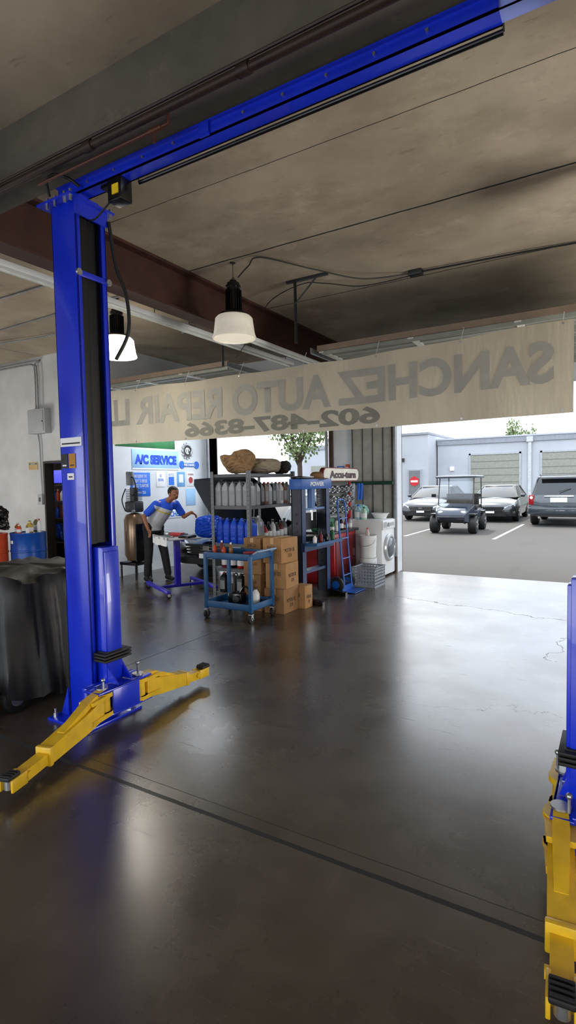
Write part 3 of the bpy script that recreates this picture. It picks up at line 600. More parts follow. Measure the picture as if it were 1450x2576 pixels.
# ---------------------------------------------------------------- blue utility cart
e=thing('utility_cart','blue two-shelf steel utility cart on casters','cart',(-4.04,5.50,0))
def tray(z,w=.70,d=.50,h=.08):
    m=MB(); m.b2((-w/2,-d/2,z),(w/2,d/2,z+.006)); 
    for a,b in (((-w/2,-d/2),(w/2,-d/2+.008)),((-w/2,d/2-.008),(w/2,d/2)),((-w/2,-d/2),(-w/2+.008,d/2)),((w/2-.008,-d/2),(w/2,d/2))): m.b2((a[0],a[1],z),(b[0],b[1],z+h),bev=.002)
    return m
part(e,tray(.14),'lower_tray',blue2); part(e,tray(.74),'upper_tray',blue2)
for x in (-.335,.335):
    for y in (-.235,.235):
        m=MB(); m.b2((x-.02,y-.02,.12),(x+.02,y+.02,.80),bev=.003); part(e,m,'leg',blue2)
        c=MB(); c.box((x,y,.105),(.05,.05,.01)); c.b2((x-.02,y-.02,.05),(x-.016,y+.02,.105)); c.b2((x+.016,y-.02,.05),(x+.02,y+.02,.105)); c.cyl((x-.013,y,.05),(x+.013,y,.05),.05,seg=24,mi=1); c.cyl((x-.02,y,.05),(x+.02,y,.05),.015,seg=12)
        part(e,c,'caster',[steel,blk])
m=MB(); m.tube([(.34,-.2,.80),(.42,-.2,.85),(.42,.2,.85),(.34,.2,.80)],.014,8); part(e,m,'handle',M('pale_handle','#7f93ad',.4,.3))
m=MB(); m.b2((-.3,-.2,0),(.05,.15,.012)); m.b2((-.28,-.18,.012),(.03,.13,.02),mi=1); solo(m,'tray_mat',[redd,blkg],'dark red tool mat lying in the upper cart tray','mat',(-3.92,5.53,.747))
for i,(c,h) in enumerate(((orange,.17),(redd,.2),(orange,.15),(M('amber','#8a5a1e',.3),.18))):
    bottle('spray_can',c,white if i%2 else blkg,'slim orange spray can standing in the cart' if i!=1 else 'slim red spray can standing in the cart','spray can',(-4.33+i*.07,5.40+.05*(i%2),.747),.027,h,group='spray cans in the cart')
m=MB(); m.box((0,0,.02),(.32,.05,.04),bev=.01); m.box((.1,0,.045),(.06,.03,.02),mi=1,bev=.004); solo(m,'torque_tool',[red,steel],'red handled tool lying across the cart tray','tool',(-3.86,5.62,.767),.5)
m=MB(); m.box((0,0,.07),(.2,.14,.14),bev=.02); m.cyl((-.06,0,.14),(-.06,0,.24),.03); m.cyl((.05,-.08,.07),(.05,-.11,.07),.045,mi=1); m.tube([(.05,0,.14),(.12,0,.22),(.2,0,.16),(.18,.05,.02)],.012,sm=5); solo(m,'fluid_pump',[blkg,dsteel],'black fluid pump with hose on the lower cart tray','pump',(-4.12,5.56,.147))
bottle('fluid_bottle',white,blkg,'white bottle on the lower cart tray','bottle',(-3.85,5.58,.147),.05,.22)
# ---------------------------------------------------------------- shop press
e=thing('shop_press','dark blue hydraulic shop press with black feet','hydraulic press',(-3.72,6.82,0))
pb=M('press_blue','#14305f',.4,0,.15); pbk=M('press_navy','#10192a',.45,0,.2)
for y in (6.46,7.18):
    m=MB(); m.b2((-3.80,y-.055,.06),(-3.64,y-.045,1.70)); m.b2((-3.80,y+.045,.06),(-3.64,y+.055,1.70)); m.b2((-3.80,y-.055,.06),(-3.79,y+.055,1.70)) 
    for k in range(7): 
        m.cyl((-3.72,y-.058,.5+k*.12),(-3.72,y-.04,.5+k*.12),.016,seg=12,mi=1)
    m.b2((-3.65,y-.055,.06),(-3.64,y+.055,1.70),mi=2); part(e,m,'upright',[pbk,blk,pb],world=True)
    m=MB(); m.prism([(-4.0,0),(-3.36,0),(-3.36,.05),(-3.6,.09),(-3.84,.09),(-4.0,.05)],'XZ',y-.035,y+.035); part(e,m,'foot',blkg,world=True)
m=MB(); m.b2((-3.82,6.38,1.56),(-3.62,7.27,1.70),bev=.005); part(e,m,'head_beam',M('press_blue_bright','#1f57a8',.4,0,.1),world=True)
lettering(e,'POWER',.06,whitep,(-3.617,6.82,1.63),FX,.4,.002)
m=MB(); m.b2((-3.85,6.38,.72),(-3.80,7.26,.84)); m.b2((-3.64,6.38,.72),(-3.59,7.26,.84)); part(e,m,'press_bed',pb,world=True)
m=MB(); m.b2((-3.84,6.72,.84),(-3.60,6.78,.90)); m.b2((-3.84,6.86,.84),(-3.60,6.92,.90)); part(e,m,'arbor_plate',dsteel,world=True)
m=MB(); m.cyl((-3.72,6.82,1.30),(-3.72,6.82,1.56),.055,seg=20); m.cyl((-3.72,6.82,1.12),(-3.72,6.82,1.30),.024,seg=16,mi=1); m.b2((-3.78,6.52,1.27),(-3.66,7.12,1.30)); part(e,m,'ram',[M('jack_blue','#4a6fa8',.4),chrome],world=True)
for y in (6.60,7.04):
    m=MB(); pts=[(-3.72+.022*math.cos(t*.9),y+.022*math.sin(t*.9),1.30+t*.0044) for t in range(58)]; m.tube(pts,.006,6); part(e,m,'spring',steel,world=True)
m=MB(); m.b2((-3.78,6.45,.4),(-3.66,7.19,.44)); part(e,m,'cross_brace',[pb],world=True)
m=MB(); m.b2((-3.59,6.4,.80),(-3.42,7.2,.812)); m.b2((-3.59,6.4,.812),(-3.42,6.408,.84)); m.b2((-3.428,6.4,.812),(-3.42,7.2,.84)); part(e,m,'side_tray',[blue2],world=True)
m=MB(); m.b2((-3.83,6.5,.98),(-3.81,7.14,1.22)); part(e,m,'back_panel',[dsteel],world=True)
m=MB(); m.lathe([(.17,0),(.17,.008),(.10,.015),(.095,.07),(.06,.1),(.001,.105)],seg=28); solo(m,'straw_hat',M('hat','#7c5c3c',.9,0,.2,30),'brown brimmed hat lying on top of the press','hat',(-3.72,7.0,1.70))
m=MB(); m.box((0,0,.02),(.16,.36,.04),bev=.015); solo(m,'tool_case',blkg,'small flat black case on top of the press','case',(-3.72,6.60,1.70))
for i in range(4):
    bottle('lubricant_can',(white,redd,blkg,green)[i],blkg,('white','red','black','green')[i]+' lubricant can on the press tray','can',(-3.50,6.5+i*.18,.812),.028,.14+.02*(i%2),group='cans on the press tray')
# ---------------------------------------------------------------- hand truck
e=thing('hand_truck','blue two-wheeled hand truck leaning upright','hand truck',(-3.5,7.55,0))
hb=M('hand_truck_blue','#1456b0',.35,0,.1)
m=MB()
for y in (-.13,.13): m.tube([(-.1,y,1.32),(-.06,y,.7),(0,y,.05)],.014,10,sm=4)
m.tube([(-.1,-.13,1.32),(-.115,-.09,1.38),(-.115,.09,1.38),(-.1,.13,1.32)],.014,10,sm=4)
for z in (.25,.5,.8,1.1): x=-.06*z*1.1; m.tube([(x,-.13,z),(x,.13,z)],.010,8)
part(e,m,'frame',hb)
m=MB(); m.b2((0,-.2,.01),(.2,.2,.018)); m.b2((-.01,-.2,.01),(0,.2,.1)); part(e,m,'toe_plate',hb)
for y in (-.2,.2):
    m=MB(); m.cyl((-.1,y-.03,.12),(-.1,y+.03,.12),.12,seg=28,bev=.02); m.cyl((-.1,y-.033,.12),(-.1,y+.033,.12),.06,seg=20,mi=1); part(e,m,'wheel',[blk,hb])
m=MB(); m.tube([(-.1,-.2,.12),(-.1,.2,.12)],.01); m.tube([(-.1,-.12,.12),(0,-.13,.1)],.008); m.tube([(-.1,.12,.12),(0,.13,.1)],.008); part(e,m,'axle',steel)
# ---------------------------------------------------------------- red bench with peg board and sign
e=thing('brake_lathe_bench','red steel brake lathe bench with tooling board and rounded sign','workbench',(-4.15,8.2,0))
m=MB(); m.b2((-4.42,7.85,.0),(-3.88,8.70,.82),bev=.008); m.b2((-4.44,7.72,.82),(-3.84,8.74,.86),mi=1,bev=.005); part(e,m,'cabinet',[red,dsteel],world=True)
m=MB(); m.b2((-3.878,7.9,.08),(-3.868,8.67,.76),bev=.004); m.b2((-3.868,8.55,.4),(-3.845,8.58,.52),mi=1); part(e,m,'cabinet_door',[redd,steel],world=True)
m=MB(); m.b2((-4.02,7.6,1.1),(-4.0,8.74,1.68)); part(e,m,'tool_board',M('peg_board','#5e625c',.6),world=True)
for y in (7.63,8.71): m=MB(); m.b2((-4.04,y-.03,.86),(-3.98,y+.03,1.72)); part(e,m,'board_post',red,world=True)
def stad(y0,y1,z0,z1,n=10):
    r=(z1-z0)/2; P=[]
    for k in range(n+1): a=-math.pi/2+math.pi*k/n; P.append((y1-r+r*math.cos(a),(z0+z1)/2+r*math.sin(a)))
    for k in range(n+1): a=math.pi/2+math.pi*k/n; P.append((y0+r+r*math.cos(a),(z0+z1)/2+r*math.sin(a)))
    return P
m=MB(); m.prism(stad(7.45,8.78,1.66,1.88),'YZ',-3.92,-3.85); part(e,m,'sign_frame',redd,world=True)
m=MB(); m.prism(stad(7.465,8.765,1.675,1.865),'YZ',-3.855,-3.845); part(e,m,'sign_face',M('sign_cream','#e8e4d8',.5),world=True)
lettering(e,'Accu-turn',.12,M('sign_dark_red','#3d1717',.5),(-3.84,8.15,1.77),FX,.98,.006)
random.seed(3)
for j in range(3):
    for i in range(6):
        y=7.72+i*.175+.04*(j%2); z=1.20+j*.165; r0=random.uniform(.04,.085)
        m=MB(); m.cyl((-4.0,y,z),(-3.86,y,z),.012,seg=10); m.cyl((-3.97,y,z),(-3.91,y,z),r0,r0*.85,seg=24); m.cyl((-3.91,y,z),(-3.88,y,z),r0*.6,r0*.5,seg=20); part(e,m,'adapter_cone',steel,world=True)
m=MB(); m.b2((-4.3,7.85,.86),(-4.06,8.25,1.06),bev=.02); m.cyl((-4.18,7.8,1.0),(-4.18,8.4,1.0),.05,seg=20,mi=1); m.cyl((-4.18,8.4,1.0),(-4.18,8.43,1.0),.13,seg=28,mi=1); m.cyl((-4.12,8.1,1.02),(-4.12,8.1,1.1),.05,seg=16,mi=2); m.box((-4.18,8.55,.96),(.16,.14,.2),mi=2,bev=.02)
solo(m,'brake_lathe',[M('lathe_green','#2c7a50',.4,0,.1),steel,dsteel],'green cast brake lathe on the red bench','brake lathe',center=True)
for i in range(5):
    y=7.85+i*.17; bottle('shop_bottle',(green,white,blkg,red,greyj)[i],blkg,('green','white','black','red','grey')[i]+' bottle standing at the bench edge','bottle',(-3.91,y,.86),.035,.16+.03*(i%3),group='bottles on the bench',lab=whitep)
# ---------------------------------------------------------------- milk crate
e=thing('plastic_crate','grey slotted plastic crate on the floor','crate',(-3.41,8.12,0))
m=MB(); w_,d_,h_=.38,.42,.31; cg=M('crate_grey','#8b929a',.5,0,.06)
for s in (-1,1):
    for z in (0,.05,.1,.15,.2,.25,.29): m.b2((-w_/2,s*d_/2-.006,z),(w_/2,s*d_/2+.006,z+.02)); m.b2((s*w_/2-.006,-d_/2,z),(s*w_/2+.006,d_/2,z+.02))
    for k in range(9):
        x=-w_/2+w_*k/8; m.b2((x-.007,s*d_/2-.005,0),(x+.007,s*d_/2+.005,h_)); y=-d_/2+d_*k/8; m.b2((s*w_/2-.005,y-.007,0),(s*w_/2+.005,y+.007,h_))
m.b2((-w_/2,-d_/2,0),(w_/2,d_/2,.01)); part(e,m,'slotted_body',cg)
m=MB(); 
for s in (-1,1): m.b2((-w_/2-.012,s*d_/2-.012,h_-.02),(w_/2+.012,s*d_/2+.012,h_)); m.b2((s*w_/2-.012,-d_/2,h_-.02),(s*w_/2+.012,d_/2,h_))
part(e,m,'rim',cg)
def bucket(loc,label):
    m=MB(); m.lathe([(.125,0),(.13,.005),(.142,.36),(.147,.365),(.147,.375),(.137,.375),(.12,.02),(.0001,.02)],seg=32,caps=False); 
    for z in (.3,.325): m.lathe([(.139,z),(.147,z+.003),(.147,z+.008),(.14,z+.011)],seg=32,caps=False)
    o=solo(m,'plastic_bucket',[white],label,'bucket',loc,group='stacked white buckets')
    m=MB(); m.tube([(-.145,0,.33),(-.13,-.1,.24),(0,-.158,.2),(.13,-.1,.24),(.145,0,.33)],.004,6,sm=6); part(o,m,'handle',steel); return o
bucket((-3.6,8.57,0),'white plastic bucket under another on the floor'); bucket((-3.6,8.57,.376),'white plastic bucket stacked on another')
bottle('shampoo_bottle',M('pinkish','#c9b7b0',.4),orange,'pale bottle with orange cap in the bucket','bottle',(-3.6,8.55,.64),.035,.24)
# ---------------------------------------------------------------- washer
e=thing('washing_machine','white front-loading washing machine with round door','washing machine',(-3.74,9.08,0))
m=MB(); m.b2((-.33,-.31,.03),(.31,.31,.99),bev=.02); m.b2((.31,-.3,.82),(.325,.3,.98),bev=.006); 
for x in (-.27,.25):
    for y in (-.25,.25): m.cyl((x,y,0),(x,y,.035),.025,mi=1)
part(e,m,'body',[white,blk])
m=MB(); m.lathe([(.235,0),(.24,.02),(.22,.045),(.19,.05),(.175,.03)],c=(.31,0,.50),rot=(0,math.pi/2,0),seg=40,caps=False); d=part(e,m,'door_ring',M('washer_ring','#b9bdc1',.25,.2))
m=MB(); m.lathe([(.178,.03),(.15,.055),(.08,.07),(.0001,.074)],c=(.31,0,.50),rot=(0,math.pi/2,0),seg=32,caps=False); part(e,m,'door_glass',M('washer_glass','#5d646b',.12))
m=MB(); m.cyl((.325,-.05,.9),(.35,-.05,.9),.035,seg=20); m.b2((.325,.06,.87),(.33,.24,.93),mi=1); m.b2((.325,-.27,.86),(.33,-.12,.95),mi=1); part(e,m,'control_knob',[steel,lgrey])
m=MB(); m.b2((.31,.19,.47),(.37,.21,.55),bev=.004); part(e,m,'door_handle',lgrey)
m=MB(); m.lathe([(.1,0),(.15,.09),(.16,.09),(.16,.1),(.14,.1),(.09,.012),(.0001,.01)],seg=28,caps=False); solo(m,'wash_basin',white,'shallow white plastic basin on the washing machine','basin',(-3.62,9.18,.99))
bottle('detergent_bottle',M('clear_blue','#9cc4cf',.25),sblue,'translucent blue detergent bottle on the washing machine','bottle',(-3.92,8.91,.99),.055,.26,lab=whitep)
bottle('detergent_bottle',M('clear_green','#a9cfb0',.25),green,'translucent green bottle on the washing machine','bottle',(-3.80,8.88,.99),.05,.22,lab=whitep)
lump('plastic_bag',M('bag_teal','#9fd0cd',.35,0,.2,12),'crumpled pale teal plastic bag on the washing machine','bag',(-3.96,9.16,.99),(.22,.22,.26),11,amp=.2,fine=.2)
e=thing('towel_rod','horizontal green rod with hanging rags on the wall','towel rod',(-3.85,9.33,1.62))
m=MB(); m.cyl((-.62,0,0),(.42,0,.0),.032,seg=16); m.b2((-.6,0,-.01),(-.58,.16,.01)); m.b2((.38,0,-.01),(.40,.1,.01)); part(e,m,'rod',dgreen)
for x,c,h in ((-.55,sblue,.35),(-.36,M('rag_white','#b9c6d0',.8,0,.2),.42),(-.2,sblue,.3)):
    m=MB(); m.loft([[(x-.06+.12*i/8,-.036+.012*math.sin(i*1.7+z*9),-z) for i in range(9)] for z in [h*k/6 for k in range(7)]],closed=False,caps=False); part(e,m,'rag',c)
# ---------------------------------------------------------------- signs on the side wall
WX=-7.7995
def sign(name,y0,y1,z0,z1,mat,label,cat='sign',texts=(),extra=None):
    e=thing(name,label,cat,(WX+.004,(y0+y1)/2,z0))
    m=MB(); m.b2((WX,y0,z0),(WX+.008,y1,z1),bev=.001); part(e,m,'panel',mat,world=True)
    for (s,h,yc,zc,wd,mt,b) in texts: lettering(e,s,h,mt,(WX+.0095,yc,zc),FX,wd,b)
    if extra: extra(e)
    return e
swh=M('sign_white','#e6eef6',.5,0,.03); spb=M('sign_pale_blue','#9cc6ee',.5,0,.08,2)
sign('service_sign',7.33,8.60,1.96,2.34,spb,'pale blue sign with vivid blue service lettering on the wall',texts=[('A/C SERVICE',.19,7.965,2.15,1.14,M('letter_blue','#0a46c8',.5),.014)],extra=lambda e:part(e,MB().b2((WX+.007,7.33,1.96),(WX+.0095,8.60,1.985)),'border',whitep,world=True))
sign('notice_sign',7.28,7.78,1.45,1.90,sblue,'blue notice sign with white lines of text',texts=[('WE RESERVE THE\nRIGHT TO REFUSE\nSERVICE TO ANYONE',.24,7.53,1.74,.40,whitep,.0),('THANK YOU',.05,7.53,1.52,.25,whitep,0)])
sign('poster',7.95,8.19,1.62,1.92,whitep,'small white poster with blue print',cat='poster',texts=[('NO\nSMOKING',.14,8.07,1.80,.15,sblue,0)])
sign('poster',8.26,8.48,1.62,1.92,whitep,'small white and blue poster on the wall',cat='poster',texts=[('NOTICE',.05,8.37,1.86,.16,sblue,0)],extra=lambda e:part(e,MB().b2((WX+.007,8.29,1.65),(WX+.0095,8.45,1.82)),'printed_panel',sblue,world=True))
sign('poster',8.55,8.78,1.62,1.92,M('poster_blue','#6aa4d8',.6),'pale blue poster on the wall',cat='poster',extra=lambda e:part(e,MB().b2((WX+.007,8.60,1.70),(WX+.0095,8.73,1.87)),'printed_panel',whitep,world=True))
sign('poster',8.84,9.08,1.62,1.92,whitep,'white poster with a red warning mark',cat='poster',texts=[('WARNING',.04,8.96,1.87,.18,red,0)],extra=lambda e:part(e,MB().cyl((WX+.008,8.96,1.75),(WX+.011,8.96,1.75),.07,seg=8),'warning_mark',red,world=True))
sign('poster',8.80,9.10,1.22,1.57,spb,'pale blue poster low on the wall',cat='poster')
sign('green_sign',6.95,8.5,2.38,2.6,green,'green and white sign high on the wall')
sign('shop_sign',8.0,8.7,.98,1.15,swh,'white sign with blue shop lettering',texts=[('SANCHEZ',.11,8.35,1.065,.6,sblue,.003)])
e=thing('gear_sign','round chrome gear-shaped wall sign','sign',(WX,8.87,2.36))
m=MB(); m.lathe([(.14,0),(.15,.02),(.12,.03),(.11,.02)],rot=(0,math.pi/2,0),seg=32,caps=False)
for k in range(12): a=k*math.pi/6; m.box((.012,.155*math.cos(a),.155*math.sin(a)),(.02,.04,.04),rot=(a,0,0))
part(e,m,'gear_ring',steel); m=MB(); m.cyl((0,0,0),(.015,0,0),.12,seg=28); part(e,m,'gear_face',dsteel)
m=MB(); m.tube([(.02,.06*math.cos(a/4),.06*math.sin(a/4)) for a in range(22)],.012); m.box((.02,0,0),(.012,.03,.12)); part(e,m,'emblem',whitep)
e=thing('wrench_sign','blue wrench-shaped mechanic sign on the wall','sign',(WX,8.93,2.07))
m=MB(); m.box((.006,0,0),(.012,.38,.08),bev=.003)
for s in (-1,1):
    pts=[(s*(.23-.08*math.cos(math.radians(40+280*k/14))),.08*math.sin(math.radians(40+280*k/14))) for k in range(15)]
    m.prism(pts+[(s*.21,-.02),(s*.21,.02)],'YZ',0,.012)
part(e,m,'wrench_body',sblue); me=fontmesh('MECHANIC',.055,.002,.0008,.34); me.transform(Matrix.Translation((.0135,0,0))@FX); part(e,me,'lettering',whitep)
m=MB(); m.b2((-4.60,9.49,1.72),(-4.46,9.5,1.95)); m.b2((-4.58,9.488,1.86),(-4.48,9.4902,1.93),mi=1); solo(m,'sticker',[sblue,whitep],'small blue and white sticker on the wall pier','sticker',center=True)
m=MB(); m.b2((-4.42,9.47,1.70),(-4.34,9.5,1.98),bev=.01); m.cyl((-4.38,9.47,1.9),(-4.38,9.45,1.9),.03,mi=1); solo(m,'air_fitting',[orange,white],'orange wall-mounted fitting on the pier','fitting',center=True)
# ---------------------------------------------------------------- west return wall items
m=MB(); m.b2((-9.76,6.56,2.68),(-9.24,6.70,3.14),bev=.01); m.b2((-9.72,6.55,2.72),(-9.28,6.56,3.10),mi=0,bev=.003); m.cyl((-9.30,6.545,2.9),(-9.30,6.555,2.9),.015,mi=1)
solo(m,'electrical_box',[lgrey,dsteel],'grey metal electrical box mounted high on the wall','electrical box',center=True)
m=MB(); m.tube([(-9.5,6.62,3.14),(-9.5,6.62,3.85),(-9.6,6.62,3.98),(-10.2,6.62,4.02),(-13.9,6.62,4.02)],.016,8,sm=5); solo(m,'conduit',galv,'grey conduit rising from the electrical box and running along the wall','conduit',center=True)
m=MB(); m.tube([(-9.6,6.64,3.14),(-9.6,6.64,3.95),(-9.8,6.64,4.07),(-13.9,6.64,4.08)],.012,8,sm=5); solo(m,'conduit',galv,'thin grey conduit rising from the electrical box','conduit',center=True)
m=MB(); m.tube([(-9.6,6.66,2.68),(-9.56,6.66,2.5),(-9.56,6.67,1.52)],.012,8); solo(m,'conduit',galv,'grey conduit dropping from the electrical box to the outlet','conduit',center=True)
m=MB(); m.box((-9.6,6.67,1.42),(.13,.06,.2),bev=.006); m.b2((-9.63,6.638,1.38),(-9.57,6.64,1.46),mi=1); solo(m,'wall_outlet',[lgrey,dsteel],'grey outlet box on the white wall','outlet',center=True)
m=MB(); m.b2((-9.98,6.69,2.0),(-9.70,6.70,2.15)); m.b2((-9.96,6.688,2.1),(-9.72,6.691,2.13),mi=1); o=solo(m,'license_plate',[M('plate_tan','#b99d6b',.5),M('plate_teal','#3a6a70',.5)],'tan and teal license plate on the wall','license plate',center=True)
lettering(o,'ARIZONA',.022,whitep,(-9.84,6.686,2.115),FY,.14)
# closet rack
e=thing('storage_rack','dark steel rack inside the closet doorway','rack',(-10.0,7.5,0))
for z in (.5,1.0,1.35,1.68): m=MB(); m.b2((-10.7,7.2,z),(-9.4,7.7,z+.02)); part(e,m,'rack_shelf',dsteel,world=True)
for x in (-10.7,-9.43):
    for y in (7.2,7.67): m=MB(); m.b2((x,y,0),(x+.03,y+.03,2.1)); part(e,m,'rack_post',dsteel,world=True)
m=MB(); m.box((0,0,.17),(.36,.05,.30),bev=.01); m.b2((-.16,-.028,.04),(.16,-.024,.30),mi=1); m.b2((-.06,-.05,0),(.06,.05,.02)); solo(m,'monitor',[blkg,M('screen_violet','#3a3fd0',.4,emit=.8)],'small monitor with violet screen on the rack','monitor',(-9.95,7.4,1.70),.5)
lump('cleaning_bag',bplastic,'blue plastic bag in the closet','bag',(-9.95,7.4,.52),(.32,.3,.4),21,amp=.2,fine=.2)
lump('cleaning_bag',green,'green plastic bag in the closet','bag',(-10.3,7.4,.52),(.3,.3,.34),22,amp=.2,fine=.2)
for i in range(5): bottle('cleaner_bottle',(green,white,sblue,orange,white)[i],(white,red,white,white,blkg)[i],('green','white','blue','orange','white')[i]+' cleaner bottle on the closet rack','bottle',(-10.35+i*.13,7.32,1.37),.045,.24,group='cleaner bottles in the closet')
for i in range(4): bottle('cleaner_bottle',(white,green,bplastic,redd)[i],red,('white','green','blue','red')[i]+' cleaner bottle on the low closet shelf','bottle',(-10.3+i*.15,7.32,1.02),.05,.26,group='cleaner bottles in the closet')
area((-9.6,7.1,2.5),.3,20,target=(-10.0,7.3,0))  # added light with no fixture, brings up the closet items
# ---------------------------------------------------------------- barrels
def barrel(loc,mat,label):
    m=MB(); R=.285
    prof=[(R*.97,0),(R,.01),(R,.02),(R*.985,.03)]
    for z in (.3,.58): prof+=[(R*.985,z-.02),(R*1.02,z-.01),(R*1.02,z+.01),(R*.985,z+.02)]
    prof+=[(R*.985,.86),(R*1.01,.87),(R*1.01,.89),(R*.97,.89),(R*.96,.87),(.0001,.87)]
    m.lathe(prof,seg=40,caps=False); o=solo(m,'oil_drum',[mat],label,'drum',loc)
    m=MB(); m.cyl((.18,0,.87),(.18,0,.895),.035,seg=14); part(o,m,'bung',steel)
    return o
b1=barrel((-8.72,5.78,0),M('drum_blue','#0c4ba8',.35,0,.12),'blue steel oil drum with clutter on its lid')
me=MB(); me.box((-.02,-.288,.74),(.07,.004,.05),rot=(0,0,-.07)); part(b1,me,'drum_label',whitep)
barrel((-9.07,5.30,0),M('drum_orange','#cf4a18',.45,0,.1),'orange steel oil drum beside the blue drum')
its=[(-.16,-.08,.05,.18,M('jar_amber','#b06a28',.3),white,'amber jar'),(-.02,-.15,.04,.15,orange,white,'orange bottle'),(.08,-.02,.06,.2,M('jar_yellow','#b59a45',.4),M('capy','#d8c070',.4),'yellow jar'),(-.12,.12,.05,.2,redd,blkg,'red bottle'),(.17,-.12,.03,.12,white,blkg,'white bottle'),(.14,.12,.035,.24,white,red,'slim white bottle'),(0,.16,.05,.26,M('olive','#6b6a30',.4),white,'olive bottle')]
for x,y,r0,h,a,b,l in its: bottle('fluid_bottle',a,b,l+' standing on the blue drum','bottle',(-8.72+x,5.78+y,.875),r0,h,group='bottles on the blue drum',lab=whitep)
lump('bin_bag',blkg,'shiny black plastic bag on the orange drum','bag',(-9.06,5.36,.89),(.52,.48,.46),31,amp=.2,fine=.25)
# ---------------------------------------------------------------- covered machine
e=thing('covered_machine','machine draped in a black tarpaulin cover','covered machine',(-4.2,2.78,0))
tarp=M('black_tarp','#101012',.48,0,.2,9,bump=.12,spec=.4)
cx,cy=-4.25,2.80; hx,hy=.52,.49
def sq(a,p=5.5):
    c,s=math.cos(a),math.sin(a); rr=(abs(c)**p+abs(s)**p)**(-1/p); return rr*c,rr*s
rings=[]; nn=240
ctr=[(.10,1.10),(.2,1.09),(.35,1.075),(.5,1.06),(.65,1.045),(.78,1.03),(.88,1.01),(.94,.985),(.975,.94),(.99,.86),(.995,.7),(1.0,.5),(1.01,.3),(1.01,.05)]
for li,(z,k) in enumerate(ctr):
    ring=[]
    for j in range(nn):
        a=2*math.pi*j/nn; x,y=sq(a)
        t=max(0,(1.0-z)); amp=.015+.07*t
        ridge=1-abs(math.sin(a*6.5+1.6*math.sin(a*2+1)+.9*z)); ridge2=1-abs(math.sin(a*11+2*math.sin(a*3)+2.2*z+1)); diag=1-abs(math.sin(a*4-5*z+.7))
        kk=k+amp*(.9*ridge**1.5+.4*ridge2**1.5-.5)+.025*diag**2*(z<.95)
        zz=z+(.04*math.sin(a*5)+.025*math.sin(a*11) if li<2 else 0)+((.014*math.sin(9*x*k+5*y*k)+.012*math.sin(14*y*k-6*x*k)) if li>7 else 0)
        ring.append((cx+x*hx*kk,cy+y*hy*kk,zz))
    rings.append(ring)
m=MB(); m.loft(rings,caps=True); part(e,m,'tarpaulin',tarp,world=True)
for x,y in ((-3.80,2.36),(-3.83,3.18),(-4.66,2.42),(-4.66,3.18)):
    m=MB(); m.cyl((x-.03,y,.1),(x+.03,y,.1),.1,seg=28,bev=.012); m.cyl((x-.032,y,.1),(x+.032,y,.1),.05,seg=20,mi=1); part(e,m,'wheel',[blk,steel],world=True)
m=MB(); m.b2((-4.7,2.4,.12),(-3.8,3.2,.16)); m.b2((-4.6,2.45,.16),(-3.9,3.15,.9)); part(e,m,'machine_body',dsteel,world=True)
jug('water_jug',M('pale_blue_plastic','#8fb4cf',.3),white,'pale blue plastic jug on the floor by the covered machine','jug',(-3.88,2.10,0),.4,.16,.2,.3)
# ---------------------------------------------------------------- air compressor tank
e=thing('air_compressor','tan upright tank compressor with grey pump and gauges','air compressor',(-7.42,7.0,0))
m=MB(); m.lathe([(.06,.30),(.15,.33),(.19,.42),(.19,1.05),(.15,1.14),(.05,1.17)],seg=32); part(e,m,'tank',M('tan_metal','#7c6650',.25,.5,.15))
m=MB(); m.b2((-.2,-.2,.25),(.2,.2,.30)); 
for x in (-.18,.18):
    for y in (-.18,.18): m.cyl((x,y,0),(x,y,.3),.018)
m.b2((.19,-.18,.32),(.21,.18,.98)); part(e,m,'stand',blkg)
m=MB(); m.box((0,0,1.28),(.26,.22,.2),bev=.03); 
for k in range(7): m.box((0,0,1.40+k*.03),(.2,.2,.012))
m.cyl((0,0,1.38),(0,0,1.62),.07); m.cyl((0,-.08,1.66),(0,-.08,1.9),.07,mi=1,bev=.01); m.cyl((.1,-.1,1.2),(.1,-.14,1.2),.03,mi=1); part(e,m,'pump',[dsteel,grey])
m=MB(); m.tube([(.05,-.1,1.8),(.17,-.16,1.78),(.22,-.16,1.6),(.14,-.16,1.48),(.05,-.12,1.5)],.013,sm=6); part(e,m,'hose',blk)
m=MB(); m.tube([(-.1,-.1,1.6),(-.2,-.1,1.4),(-.12,-.1,1.2)],.01,sm=6); part(e,m,'hose',blk)
# ---------------------------------------------------------------- work table (tool tray)
e=thing('rolling_work_table','purple-blue rolling work table with tool-covered top','work table',(-5.86,6.40,0),math.radians(-28))
pv=M('purple_blue','#2f25b4',.35,0,.1)
m=MB()
for y in (-.34,.40): m.b2((-.52,y-.03,.07),(.52,y+.03,.12),bev=.005)
m.b2((-.03,-.34,.07),(.03,.40,.11)); part(e,m,'base_frame',pv)
for x in (-.5,.5):
    for y in (-.34,.40):
        m=MB(); m.cyl((x-.012,y,.035),(x+.012,y,.035),.035,seg=20); m.b2((x-.02,y-.02,.03),(x-.016,y+.02,.075),mi=1); m.b2((x+.016,y-.02,.03),(x+.02,y+.02,.075),mi=1); part(e,m,'caster',[blk,steel])
m=MB(); m.b2((-.04,-.06,.1),(.04,.02,.82)); m.prism([(-.03,.12),(-.2,.1),(-.03,.3)],'XZ',-.03,-.01); m.b2((-.3,-.04,.80),(.3,.0,.83)); part(e,m,'column',pv)
m=MB(); m.b2((-.38,-.28,.83),(.38,.24,.85),bev=.006); m.b2((-.38,-.28,.85),(.38,-.27,.88)); part(e,m,'table_top',lgrey)
cl=MB(); cl.loft([[(-.36+.72*i/14,-.285+.02*math.sin(i*1.3),.87-z+.01*math.sin(i)) for i in range(15)] for z in (0,.04,.09,.13)],closed=False,caps=False); part(e,cl,'cloth_edge',whitep)
